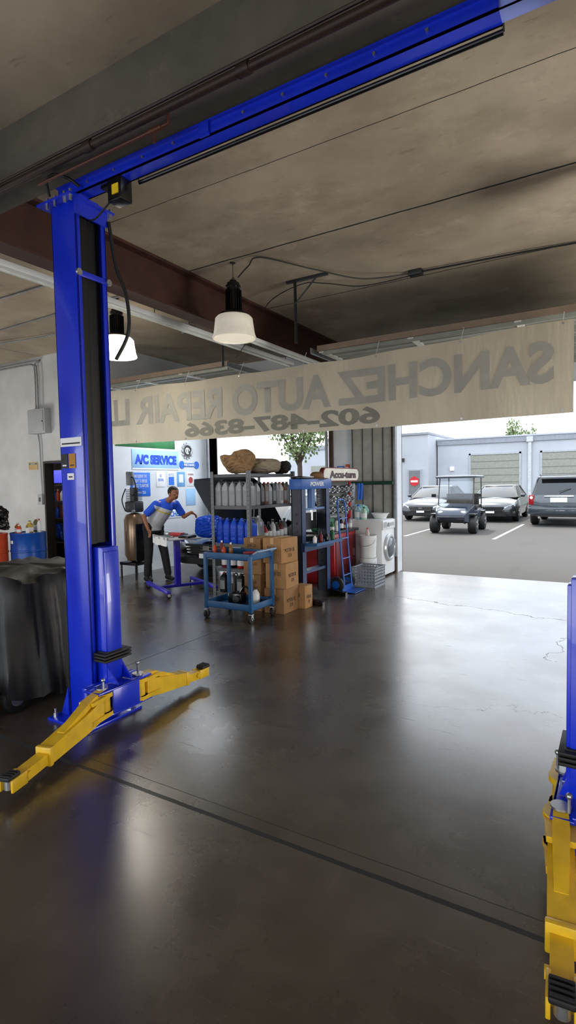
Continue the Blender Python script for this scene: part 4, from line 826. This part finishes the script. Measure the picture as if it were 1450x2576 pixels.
def onT(x,y,z=.85):
    p=Matrix.Rotation(math.radians(-28),4,'Z')@V((x,y,0)); return (-5.86+p.x,6.40+p.y,z)
m=MB(); m.box((0,0,.03),(.22,.12,.06),bev=.015); m.cyl((.08,0,.03),(.2,0,.03),.02,mi=1); solo(m,'impact_wrench',[red,dsteel],'red and black power tool on the rolling table','power tool',onT(-.06,.02))
m=MB(); m.box((0,0,.02),(.2,.2,.04),bev=.01); solo(m,'tool_tray',blkg,'black tool tray on the rolling table','tray',onT(.26,.06))
m=MB(); m.cyl((0,0,0),(0,0,.06),.07,bev=.01); solo(m,'parts_dish',steel,'round metal parts dish on the rolling table','dish',onT(-.29,-.05))
m=MB(); m.box((0,0,.015),(.24,.02,.02),bev=.004); m.cyl((.12,0,0.0),(.12,0,.03),.022,seg=6); solo(m,'wrench',chrome,'chrome wrench lying on the rolling table','wrench',onT(.02,-.18),.0)
# ---------------------------------------------------------------- vehicles
def wheel(e,x,y,r=.33,w=.22,rim=None):
    s=1 if x>0 else -1
    m=MB(); m.lathe([(r*.62,-w/2),(r*.9,-w/2),(r,-w*.32),(r,w*.32),(r*.9,w/2),(r*.62,w/2)],c=(x,y,r),rot=(0,math.pi/2,0),seg=32)
    p=part(e,m,'wheel',blk)
    m=MB(); m.cyl((x+s*w*.40,y,r),(x+s*(w/2+.004),y,r),r*.62,r*.58,seg=24)
    for k in range(5):
        a=k*2*math.pi/5; m.box((x+s*(w/2+.008),y+r*.3*math.cos(a),r+r*.3*math.sin(a)),(.02,r*.5,.05),rot=(a,0,0),mi=1)
    part(p,m,'rim',[dsteel,rim or steel])
def carbody(e,st,mat,name='body'):
    rings=[]
    for y,w,zb,zs,zc in st:
        h=[(w*.86,zb),(w*.97,zb+.08*(zs-zb)),(w,zb+.45*(zs-zb)),(w*.985,zb+.8*(zs-zb)),(w*.93,zs),(w*.6,zs+.7*(zc-zs)),(0,zc)]
        ring=[(x,y,z) for x,z in h]+[(-x,y,z) for x,z in h[-2::-1]]
        rings.append(ring)
    m=MB(); m.loft(rings); return part(e,m,name,mat)
def greenhouse(e,b0,b1,t0,t1,hb,ht,zb,zt,mat):
    m=MB(); m.loft([[(-hb,b0,zb),(-hb*.9,b0-.1,zb),(hb*.9,b0-.1,zb),(hb,b0,zb),(hb,b1,zb),(hb*.9,b1+.06,zb),(-hb*.9,b1+.06,zb),(-hb,b1,zb)],
        [(-ht,t0,zt),(-ht*.9,t0-.06,zt),(ht*.9,t0-.06,zt),(ht,t0,zt),(ht,t1,zt),(ht*.9,t1+.04,zt),(-ht*.9,t1+.04,zt),(-ht,t1,zt)]])
    part(e,m,'window_glass',glass)
    m=MB(); m.loft([[(x*ht*k*1.01,(t0+t1)/2+(y*(t1-t0)/2+math.copysign(.05,y))*k,z) for x,y in ((-1,-.9),(-.85,-1),(.85,-1),(1,-.9),(1,.9),(.85,1),(-.85,1),(-1,.9))] for z,k in ((zt-.015,1.02),(zt+.015,1.0),(zt+.04,.9),(zt+.05,.6))])
    for s in (-1,1):
        m.tube([(s*hb*.97,b0-.03,zb),(s*ht*.98,t0-.02,zt)],.03,6); m.tube([(s*hb*.97,b1+.03,zb),(s*ht*.98,t1,zt)],.04,6); ym=(b0+b1)/2-.05; yt=(t0+t1)/2; m.tube([(s*hb*1.0,ym,zb),(s*ht*1.0,yt,zt)],.03,6)
    part(e,m,'roof',mat)
def sedan(loc,rz,mat,label,hood_up=False,name='car'):
    e=thing(name,label,'car',loc,rz)
    st=[(-2.36,.66,.32,.50,.56),(-2.28,.80,.22,.62,.68),(-2.0,.88,.19,.73,.80),(-1.15,.915,.19,.86,.94),(-.85,.915,.19,.90,.97),(1.5,.915,.2,.95,1.02),(2.05,.89,.22,.95,1.04),(2.30,.80,.30,.88,.97),(2.36,.70,.38,.62,.70)]
    if hood_up: st=[(a,b,c,d_*(.94 if a<-1 else 1),e_*(.88 if a<-1 else 1)) for a,b,c,d_,e_ in st]
    carbody(e,st,mat)
    greenhouse(e,-1.08,1.75,-.30,1.05,.83,.62,.93,1.38,mat)
    for x in (-.81,.81):
        for y in (-1.42,1.40): wheel(e,x,y)
    m=MB(); m.prism([(-.42,.42),(.42,.42),(.5,.60),(-.5,.60)],'XZ',-2.40,-2.33); 
    for k in range(3): m.b2((-.44-.01*k,-2.42,.45+.05*k),(.44+.01*k,-2.40,.46+.05*k),mi=1)
    m.b2((-.07,-2.43,.51),(.07,-2.41,.58),mi=1); m.prism([(-.6,.24),(.6,.24),(.5,.36),(-.5,.36)],'XZ',-2.37,-2.30); part(e,m,'grille',[blk,chrome])
    for s in (-1,1):
        m=MB(); m.loft([[(s*.50,-2.36,.52),(s*.50,-2.36,.60),(s*.50,-2.3,.60),(s*.50,-2.3,.52)],[(s*.72,-2.27,.56),(s*.72,-2.25,.67),(s*.72,-2.18,.67),(s*.72,-2.2,.56)],[(s*.86,-2.04,.62),(s*.86,-2.0,.72),(s*.82,-1.98,.72),(s*.82,-2.0,.62)]]); part(e,m,'headlight',M('headlamp','#cfd6dc',.15))
        m=MB(); m.box((s*.98,-.78,1.0),(.16,.1,.12),bev=.03); part(e,m,'side_mirror',mat)
    m=MB(); m.b2((-.16,-2.43,.36),(.16,-2.42,.44)); part(e,m,'license_plate',whitep)
    if hood_up:
        m=MB(); a=math.radians(48)
        m.loft([[(x*w_,-1.15-t*math.cos(a),.92+t*math.sin(a)+.03*(1-abs(x))+dz) for x in (-1,-.6,0,.6,1)]+[(x*w_,-1.15-t*math.cos(a),.92+t*math.sin(a)-.02+dz) for x in (1,.6,0,-.6,-1)] for t,w_,dz in ((0,.8,0),(.5,.8,0),(1.0,.76,0),(1.12,.68,0))]); part(e,m,'hood',mat)
        m=MB(); m.tube([(.7,-2.0,.72),(.66,-1.85,1.55)],.008); part(e,m,'hood_prop',steel)
        m=MB(); m.box((0,-1.7,.78),(.5,.5,.16),bev=.03); m.box((-.5,-1.6,.78),(.25,.2,.16),bev=.01); m.cyl((.45,-1.7,.70),(.45,-1.7,.88),.1); m.tube([(-.3,-2,.82),(.1,-1.9,.9),(.4,-1.6,.88)],.03,sm=5,mi=1); part(e,m,'engine',[dsteel,blk])
    return e
cgrey=M('car_paint_grey','#30353b',.25,.4,.05,coat=1); cblk=M('car_paint_black','#181c22',.2,.4,.05,coat=1); cdk=M('car_paint_dark','#1f242a',.25,.4,.05,coat=1)
sedan((-6.90,24.3,-.015),0,cdk,'dark grey sedan parked nose-out in a stall')
sedan((-4.28,24.5,-.015),.02,cgrey,'black sedan parked nose-out behind the golf cart')
sedan((-6.15,9.85,0),0,cblk,'black car with its hood raised in the service bay',True)
lump('fender_cover',bplastic,'blue fender cover draped over the car front','fender cover',(-6.24,7.64,.70),(.62,.30,.40),8,amp=.1,fine=.14)
e=thing('suv','grey boxy SUV seen from behind in a parking stall','car',(-1.74,23.1,-.015),0)
sg=M('suv_paint','#3c444b',.25,.4,.05,coat=1)
carbody(e,[(-2.35,.88,.42,.90,1.0),(-2.28,.95,.36,1.05,1.1),(-1.9,.98,.34,1.10,1.14),(1.0,.98,.34,1.10,1.14),(1.3,.97,.34,1.08,1.12),(2.1,.94,.36,1.02,1.1),(2.32,.85,.42,.9,.98)],sg)
greenhouse(e,-2.05,.85,-1.75,.15,.90,.72,1.08,1.70,sg)
for x in (-.84,.84):
    for y in (-1.42,1.45): wheel(e,x,y,.38,.26)
m=MB(); m.b2((-.95,-2.42,.42),(.95,-2.28,.66),bev=.04); m.b2((-.7,-2.44,.34),(.7,-2.3,.44),mi=1); part(e,m,'bumper',[sg,blk])
for s in (-1,1):
    m=MB(); m.box((s*.86,-2.31,.92),(.17,.1,.34),bev=.02); m.cyl((s*.86,-2.36,1.0),(s*.86,-2.37,1.0),.05,mi=1); part(e,m,'taillight',[M('tail_red','#8c1218',.2),whitep])
    m=MB(); m.tube([(s*.66,-1.6,1.78),(s*.66,.1,1.78)],.02); part(e,m,'roof_rail',blkg)
    m=MB(); m.box((s*1.04,.7,1.2),(.18,.1,.18),bev=.03); part(e,m,'side_mirror',sg)
    m=MB(); m.cyl((s*.6,-2.36,.32),(s*.6,-2.46,.32),.04,mi=0); part(e,m,'exhaust_tip',chrome)
m=MB(); m.b2((-.26,-2.37,.84),(.26,-2.355,1.0)); part(e,m,'license_plate',whitep)
m=MB(); m.b2((-.45,-2.375,1.03),(.45,-2.35,1.07)); part(e,m,'trunk_trim',chrome)
m=MB(); m.box((0,-2.0,1.75),(1.2,.18,.03),bev=.01); part(e,m,'spoiler',[sg])
m=MB(); m.tube([(.0,-2.16,1.2),(.35,-2.06,1.3)],.01); part(e,m,'wiper',blk)
# golf cart
e=thing('golf_cart','dark blue golf cart with canopy roof and windshield','golf cart',(-4.45,18.2,-.015),.05)
gp=M('golf_paint','#1d2b3c',.3,.3,.08,coat=1)
m=MB(); m.loft([[(x*w_,y,zb),(x2*w_,y,zb+.02),(x2*w_,y,zt-.05),(x*w_*.8,y,zt),(-x*w_*.8,y,zt),(-x2*w_,y,zt-.05),(-x2*w_,y,zb+.02),(-x*w_,y,zb)] for y,w_,zb,zt,x,x2 in ((-1.2,.38,.38,.62,.9,1),(-1.1,.5,.34,.75,.9,1),(-.75,.56,.32,.86,.9,1),(-.5,.58,.32,.92,.9,1))]); 
m.b2((-.58,-.55,.30),(.58,.9,.38),bev=.02); m.b2((-.58,.15,.36),(.58,1.15,.70),bev=.05); part(e,m,'body',gp)
for s in (-1,1):
    for y in (-.82,.80): wheel(e,s*.58,y,.28,.24)
    m=MB(); m.box((s*.56,-.82,.60),(.24,.5,.04),bev=.015); part(e,m,'fender',blkg)
    m=MB(); m.box((s*.56,.80,.62),(.24,.55,.04),bev=.015); part(e,m,'fender',blkg)
    m=MB(); m.sph((s*.33,-1.1,.66),(.11,.07,.06)); part(e,m,'headlight',M('headlamp','#cfd6dc',.15))
    m=MB(); m.tube([(s*.54,-.55,.85),(s*.53,-.35,1.74)],.018); part(e,m,'roof_post',blkg)
    m=MB(); m.tube([(s*.54,1.0,.6),(s*.53,1.0,1.74)],.018); part(e,m,'roof_post',blkg)
    m=MB(); m.b2((s*.7-.07,-.5,1.12),(s*.7+.07,-.48,1.22)); m.tube([(s*.55,-.48,1.15),(s*.66,-.49,1.17)],.01); part(e,m,'side_mirror',blkg)
m=MB(); m.loft([[(x*.62*k,.25+y*.85*k,z) for x,y in ((-1,-.9),(-.85,-1),(.85,-1),(1,-.9),(1,.9),(.85,1),(-.85,1),(-1,.9))] for z,k in ((1.72,1),(1.77,1.02),(1.80,.95),(1.815,.6))]); part(e,m,'canopy_roof',M('canopy','#4a5058',.4))
m=MB(); m.loft([[(-.52,-.56,.88),(.52,-.56,.88),(.52,-.55,.88),(-.52,-.55,.88)],[(-.5,-.37,1.72),(.5,-.37,1.72),(.5,-.36,1.72),(-.5,-.36,1.72)]]); part(e,m,'windshield',M('clear_shield','#e4eaee',.03,trans=1.0,var=.02))
m=MB(); m.box((0,.35,.78),(1.05,.5,.14),bev=.04); m.box((0,.62,1.02),(1.05,.12,.38),bev=.04); m.box((0,.95,.78),(1.05,.4,.12),bev=.04); part(e,m,'seat',M('seat_black','#1f1c1a',.6))
m=MB(); m.tube([(.25+.17*math.cos(a/3),-.22+.06*math.sin(a/3),1.02+.15*math.sin(a/3)) for a in range(19)],.014,loop=True); m.tube([(.25,-.22,1.02),(.25,-.5,.8)],.018); part(e,m,'steering_wheel',blk)
m=MB(); m.tube([(-.4,-1.15,.34),(-.4,-1.3,.36),(-.4,-1.3,.52),(.4,-1.3,.52),(.4,-1.3,.36),(.4,-1.15,.34)],.025); m.b2((-.4,-1.25,.40),(.4,-1.2,.46)); part(e,m,'bumper',blkg)
# ---------------------------------------------------------------- opposite buildings
trimm=M('gd_trim','#9ea3a9',.6); para=M('parapet','#878c95',.8)
def gdoor(e,x0,x1,y,z1):
    m=MB(); m.b2((x0,y-.02,0),(x1,y+.03,z1))
    n=7
    for k in range(n): z=z1*k/n; m.b2((x0,y-.03,z+.03),(x1,y-.02,z+z1/n-.03),mi=1)
    m.b2((x0-.12,y-.06,0),(x0,y+.02,z1+.12),mi=2); m.b2((x1,y-.06,0),(x1+.12,y+.02,z1+.12),mi=2); m.b2((x0-.12,y-.06,z1),(x1+.12,y+.02,z1+.12),mi=2)
    part(e,m,'garage_door',[M('gd_grey','#6c6e68',.6),M('gd_grey2','#86887f',.6),trimm],world=True)
e=thing('warehouse','long pale grey warehouse with roll-up doors across the lot','building',(-1,44,-.015))
m=MB(); m.b2((-11.3,40.0,-.015),(14,50,4.15)); m.b2((-11.3,39.9,4.15),(14,50,4.55),mi=1); m.b2((-11.3,39.85,4.5),(14,50,4.6),mi=0); part(e,m,'walls',[bwall,para],world=True)
gdoor(e,-8.95,-5.77,39.98,3.35); gdoor(e,-4.35,-1.1,39.98,3.35); gdoor(e,.6,3.8,39.98,3.35)
m=MB(); m.b2((-5.2,39.8,0),(-5.0,39.95,4.2)); m.b2((-5.3,39.75,4.1),(-4.9,39.98,4.45)); part(e,m,'downspout',M('spout','#b4b8be',.6),world=True)
m=MB(); m.b2((-10.4,39.9,2.3),(-10.1,40.0,2.6)); part(e,m,'wall_lamp',white,world=True)
e=thing('warehouse','taller pale grey warehouse block with a red sign','building',(-15.5,43,-.015))
m=MB(); m.b2((-19.4,38,-.015),(-11.4,49,4.85)); m.b2((-19.4,37.9,4.85),(-11.35,49,5.0),mi=1); part(e,m,'walls',[bwall,para],world=True)
m=MB(); m.b2((-12.85,37.9,.6),(-11.85,38,2.45)); m.b2((-12.75,37.88,.66),(-11.95,37.9,2.36),mi=1); part(e,m,'side_door',[trimm,M('door_dark','#6a6e72',.5)],world=True)
m=MB(); m.cyl((-12.35,37.88,1.6),(-12.35,37.85,1.6),.36,seg=6); m.b2((-12.6,37.84,1.53),(-12.1,37.85,1.67),mi=1); part(e,m,'red_sign',[M('sign_red_bright','#c01820',.4),whitep],world=True)
m=MB(); m.b2((-13.5,37.9,3.0),(-13.1,38,3.25)); part(e,m,'wall_plate',dsteel,world=True)
e=thing('warehouse','distant white warehouse beyond the trees','building',(-20.5,50,-.015))
m=MB(); m.b2((-27.5,46,-.015),(-19.6,54,5.0)); m.b2((-27.6,45.9,4.7),(-19.6,54,5.1),mi=1); part(e,m,'walls',[bwall,para],world=True)
m=MB(); m.b2((-25,45.9,0),(-22,46,3.2)); part(e,m,'garage_door',M('gd_grey2','#86887f',.6),world=True)
def tree(loc,h,rad,seed,label,n=3200):
    random.seed(seed); e=thing('tree',label,'tree',loc)
    m=MB(); m.tube([(0,0,0),(.1,0,h*.3),(0,.1,h*.55)],.16,10,sm=3); ends=[]
    for k in range(9):
        a=k*2.4; p=(rad*.6*math.cos(a),rad*.6*math.sin(a),h*(.6+.3*random.random())); ends.append(p); m.tube([(0,.05,h*.4),(p[0]*.4,p[1]*.4,h*.58),p],.05,6,sm=3)
    part(e,m,'trunk',M('bark','#3d3026',.9))
    m=MB(); bm=m.bm
    cl=[(V(p),random.uniform(.35,.6)*rad) for p in ends]+[(V((random.uniform(-.4,.4)*rad,random.uniform(-.4,.4)*rad,h*random.uniform(.6,.95))),rad*.45) for _ in range(6)]
    for i in range(n):
        c,rr=random.choice(cl); d=V((random.gauss(0,1),random.gauss(0,1),random.gauss(0,.8))).normalized()*rr*random.uniform(.4,1)
        p=c+d; s=random.uniform(.06,.13); q=Euler((random.random()*6,random.random()*6,random.random()*6)).to_matrix()
        vs=[bm.verts.new(p+q@V(o)*s) for o in ((-1,-.5,0),(0,-.7,.1),(1,0,0),(0,.7,.1),(-1,.5,0))]; bm.faces.new(vs)
    part(e,m,'foliage',M('leaf_green','#66784a',.7,0,.35,2))
tree((-17.8,31,0),6.6,2.3,5,'leafy green tree at the edge of the parking lot',2200)
tree((-14.2,33.5,0),6.3,1.9,9,'leafy green tree beside the warehouse',1800)
tree((-8.0,55,0),7.3,1.5,12,'green treetop rising beyond the warehouse roof',1200)
# ---------------------------------------------------------------- mechanic
def remesh(m,vox,sm=4,name='x'):
    me=m.mesh(name); o=bpy.data.objects.new('tmp',me); COL.objects.link(o)
    md=o.modifiers.new('r','REMESH'); md.mode='VOXEL'; md.voxel_size=vox; md.use_smooth_shade=True
    s=o.modifiers.new('s','SMOOTH'); s.factor=.5; s.iterations=sm
    dg=bpy.context.evaluated_depsgraph_get(); dg.update(); r_=bpy.data.meshes.new_from_object(o.evaluated_get(dg)); bpy.data.objects.remove(o)
    for p in r_.polygons: p.use_smooth=True
    return r_
mr=thing('person','person in blue and grey shirt leaning forward over the car','person',(-6.87,6.93,0),math.radians(31))
f=V((.72,-.69,0)).normalized(); lf=V((.69,.72,0)).normalized()
hip=V((-.03,.02,.93)); sh=V((.22,-.05,1.35)); RS=sh-lf*.19+V((-.01,0,-.02)); LS=sh+lf*.19+V((.01,0,-.03))
RE=V((-.12,-.23,1.13)); RW=V((-.05,-.27,.93)); LE=V((.49,.12,1.10)); LW=V((.62,.12,1.17))
RH=hip-lf*.09; LH=hip+lf*.09; RK=V((-.09,-.1,.50)); LK=V((.14,.06,.50)); RA=V((-.13,-.1,.09)); LA=V((.2,.06,.09))
hd=V((.37,-.12,1.51))
m=MB()
m.cap(hip+V((0,0,.02)),sh-V((.06,0,.12)),.12,.13); m.cap(RS,LS,.06,.06); m.cap(sh-V((.02,0,.02)),hd-V((.04,0,.08)),.06,.052)
m.sph(hd,(.094,.08,.108),rot=(0,.5,math.atan2(f.y,f.x))); m.sph(hd+f*.022+V((0,0,-.05)),(.066,.062,.062)); 
m.cap(hd+f*.084+V((0,0,-.005)),hd+f*.102+V((0,0,-.04)),.009,.014)
for s in (-1,1): m.sph(hd+lf*.081*s+V((0,0,-.01)),(.012,.022,.032),rot=(0,0,math.atan2(lf.y,lf.x)))
for a,b,c in ((RS,RE,RW),(LS,LE,LW)): m.cap(a,b,.048,.040); m.cap(b,c,.040,.028)
for a,b,c in ((RH,RK,RA),(LH,LK,LA)): m.cap(a,b,.08,.055); m.cap(b,c,.052,.038)
def hand(w,d,side,curl):
    d=d.normalized(); side=side.normalized(); n=d.cross(side).normalized()
    m.cap(w,w+d*.02,.026,.028)
    for k in (-1.5,-.5,.5,1.5): m.cap(w+d*.02+side*k*.012,w+d*.085+side*k*.019,.015,.012)
    for k,L in ((-1.5,.062),(-.5,.075),(.5,.08),(1.5,.07)):
        p0=w+d*.088+side*k*.02; p1=p0+(d+n*curl*.5).normalized()*L*.5; p2=p1+(d*.6+n*curl).normalized()*L*.5; m.cap(p0,p1,.0088,.0082); m.cap(p1,p2,.0082,.0072)
    p0=w+d*.03+side*.03; p1=p0+(d*.6+side*.8)*.035; p2=p1+(d+side*.2+n*curl*.4).normalized()*.03; m.cap(p0,p1,.012,.010); m.cap(p1,p2,.010,.0085)
hand(LW,V((.55,.6,-.45)),V((-.6,.75,.1)),-.6); hand(RW,V((.3,.1,-.9)),V((.7,-.7,.1)),.7)
body=part(mr,remesh(m,.006,3,'body'),'body',skin)
m=MB(); m.cap(hip+V((0,0,.03)),V((.08,-.01,1.12)),.145,.155); m.cap(V((.08,-.01,1.12)),sh-V((.04,0,.09)),.155,.16); m.cap(RS-V((0,0,.02)),LS-V((0,0,.02)),.075,.075); m.cap(sh-V((.03,0,.05)),sh+V((.015,0,.02)),.11,.07); m.cyl(hip-V((0,0,.06)),hip+V((0,0,.04)),.15,.148)
sm_=bpy.data.materials.new('shirt_cloth'); sm_.use_nodes=True; nt=sm_.node_tree; b=nt.nodes['Principled BSDF']; b.inputs['Roughness'].default_value=.8
tcn=nt.nodes.new('ShaderNodeTexCoord'); dt=nt.nodes.new('ShaderNodeVectorMath'); dt.operation='DOT_PRODUCT'; dt.inputs[1].default_value=(.38,0,.92); nt.links.new(tcn.outputs['Object'],dt.inputs[0])
cr=nt.nodes.new('ShaderNodeValToRGB'); cr.color_ramp.interpolation='CONSTANT'; mp=nt.nodes.new('ShaderNodeMapRange'); mp.inputs[1].default_value=-.35; mp.inputs[2].default_value=.35; nt.links.new(dt.outputs['Value'],mp.inputs[0]); nt.links.new(mp.outputs[0],cr.inputs[0]); nt.links.new(cr.outputs[0],b.inputs['Base Color'])
el=cr.color_ramp.elements; el[0].position=0; el[0].color=lin('#c4c6cb')+[1]; el[1].position=.60; el[1].color=lin('#cfb94e')+[1]; x=el.new(.64); x.color=lin('#c9ccd1')+[1]; x=el.new(.72); x.color=lin('#1f57e0')+[1]
part(mr,remesh(m,.012,5,'shirt'),'shirt',sm_)
shb=M('shirt_blue','#1f57e0',.8,0,.1)
for a,b_ in ((RS,RE),(LS,LE)):
    m=MB(); m.cap(a,a+(b_-a)*.5,.068,.064); m.cyl(a+(b_-a)*.45,a+(b_-a)*.85,.064,.062); part(mr,remesh(m,.009,3,'sleeve'),'sleeve',shb)
m=MB(); m.cap(RH,LH,.115,.115); m.cyl(hip-V((0,0,.1)),hip+V((0,0,.03)),.142,.14)
for a,b_,c in ((RH,RK,RA),(LH,LK,LA)): m.cap(a,b_,.098,.075); m.cap(b_,b_+(c-b_)*.9,.074,.062); 
part(mr,remesh(m,.012,5,'trousers'),'trousers',M('trouser_dark','#15161b',.8,0,.2))
for a in (RA,LA):
    fd=(f*.9+V((0,-.2,0))).normalized(); m=MB(); m.cap(a-fd*.04-V((0,0,.04)),a+fd*.15-V((0,0,.05)),.045,.037); m.cap(a-V((0,0,.0)),a-V((0,0,.04)),.05,.045); me=remesh(m,.008,2,'shoe')
    for v in me.vertices: v.co.z=max(v.co.z,.0)
    part(mr,me,'shoe',blk)
m=MB(); m.sph(hd-f*.012+V((0,0,.030)),(.104,.094,.098),rot=(0,.3,math.atan2(f.y,f.x))); me=remesh(m,.007,2,'hair')
bmh=bmesh.new(); bmh.from_mesh(me); dl=[v for v in bmh.verts if ((v.co-hd).dot(f)>.035 and v.co.z<hd.z+.055) or v.co.z<hd.z-.035]; bmesh.ops.delete(bmh,geom=dl,context='VERTS'); bmh.to_mesh(me); bmh.free()
part(mr,me,'hair',M('hair_black','#0f0c0b',.6))
for s in (-1,1):
    m=MB(); m.sph(hd+f*.081+lf*.03*s+V((0,0,.0)),.010,mi=0); m.sph(hd+f*.088+lf*.03*s+V((0,0,-.002)),.005,mi=1); part(mr,m,'eye',[whitep,blk])
    m=MB(); m.cap(hd+f*.085+lf*.016*s+V((0,0,.022)),hd+f*.077+lf*.043*s+V((0,0,.022)),.004); part(mr,m,'eyebrow',blk)
m=MB(); m.cap(hd+f*.081-lf*.022+V((0,0,-.07)),hd+f*.081+lf*.022+V((0,0,-.07)),.006); part(mr,m,'mouth',M('lips','#6e3a30',.5))
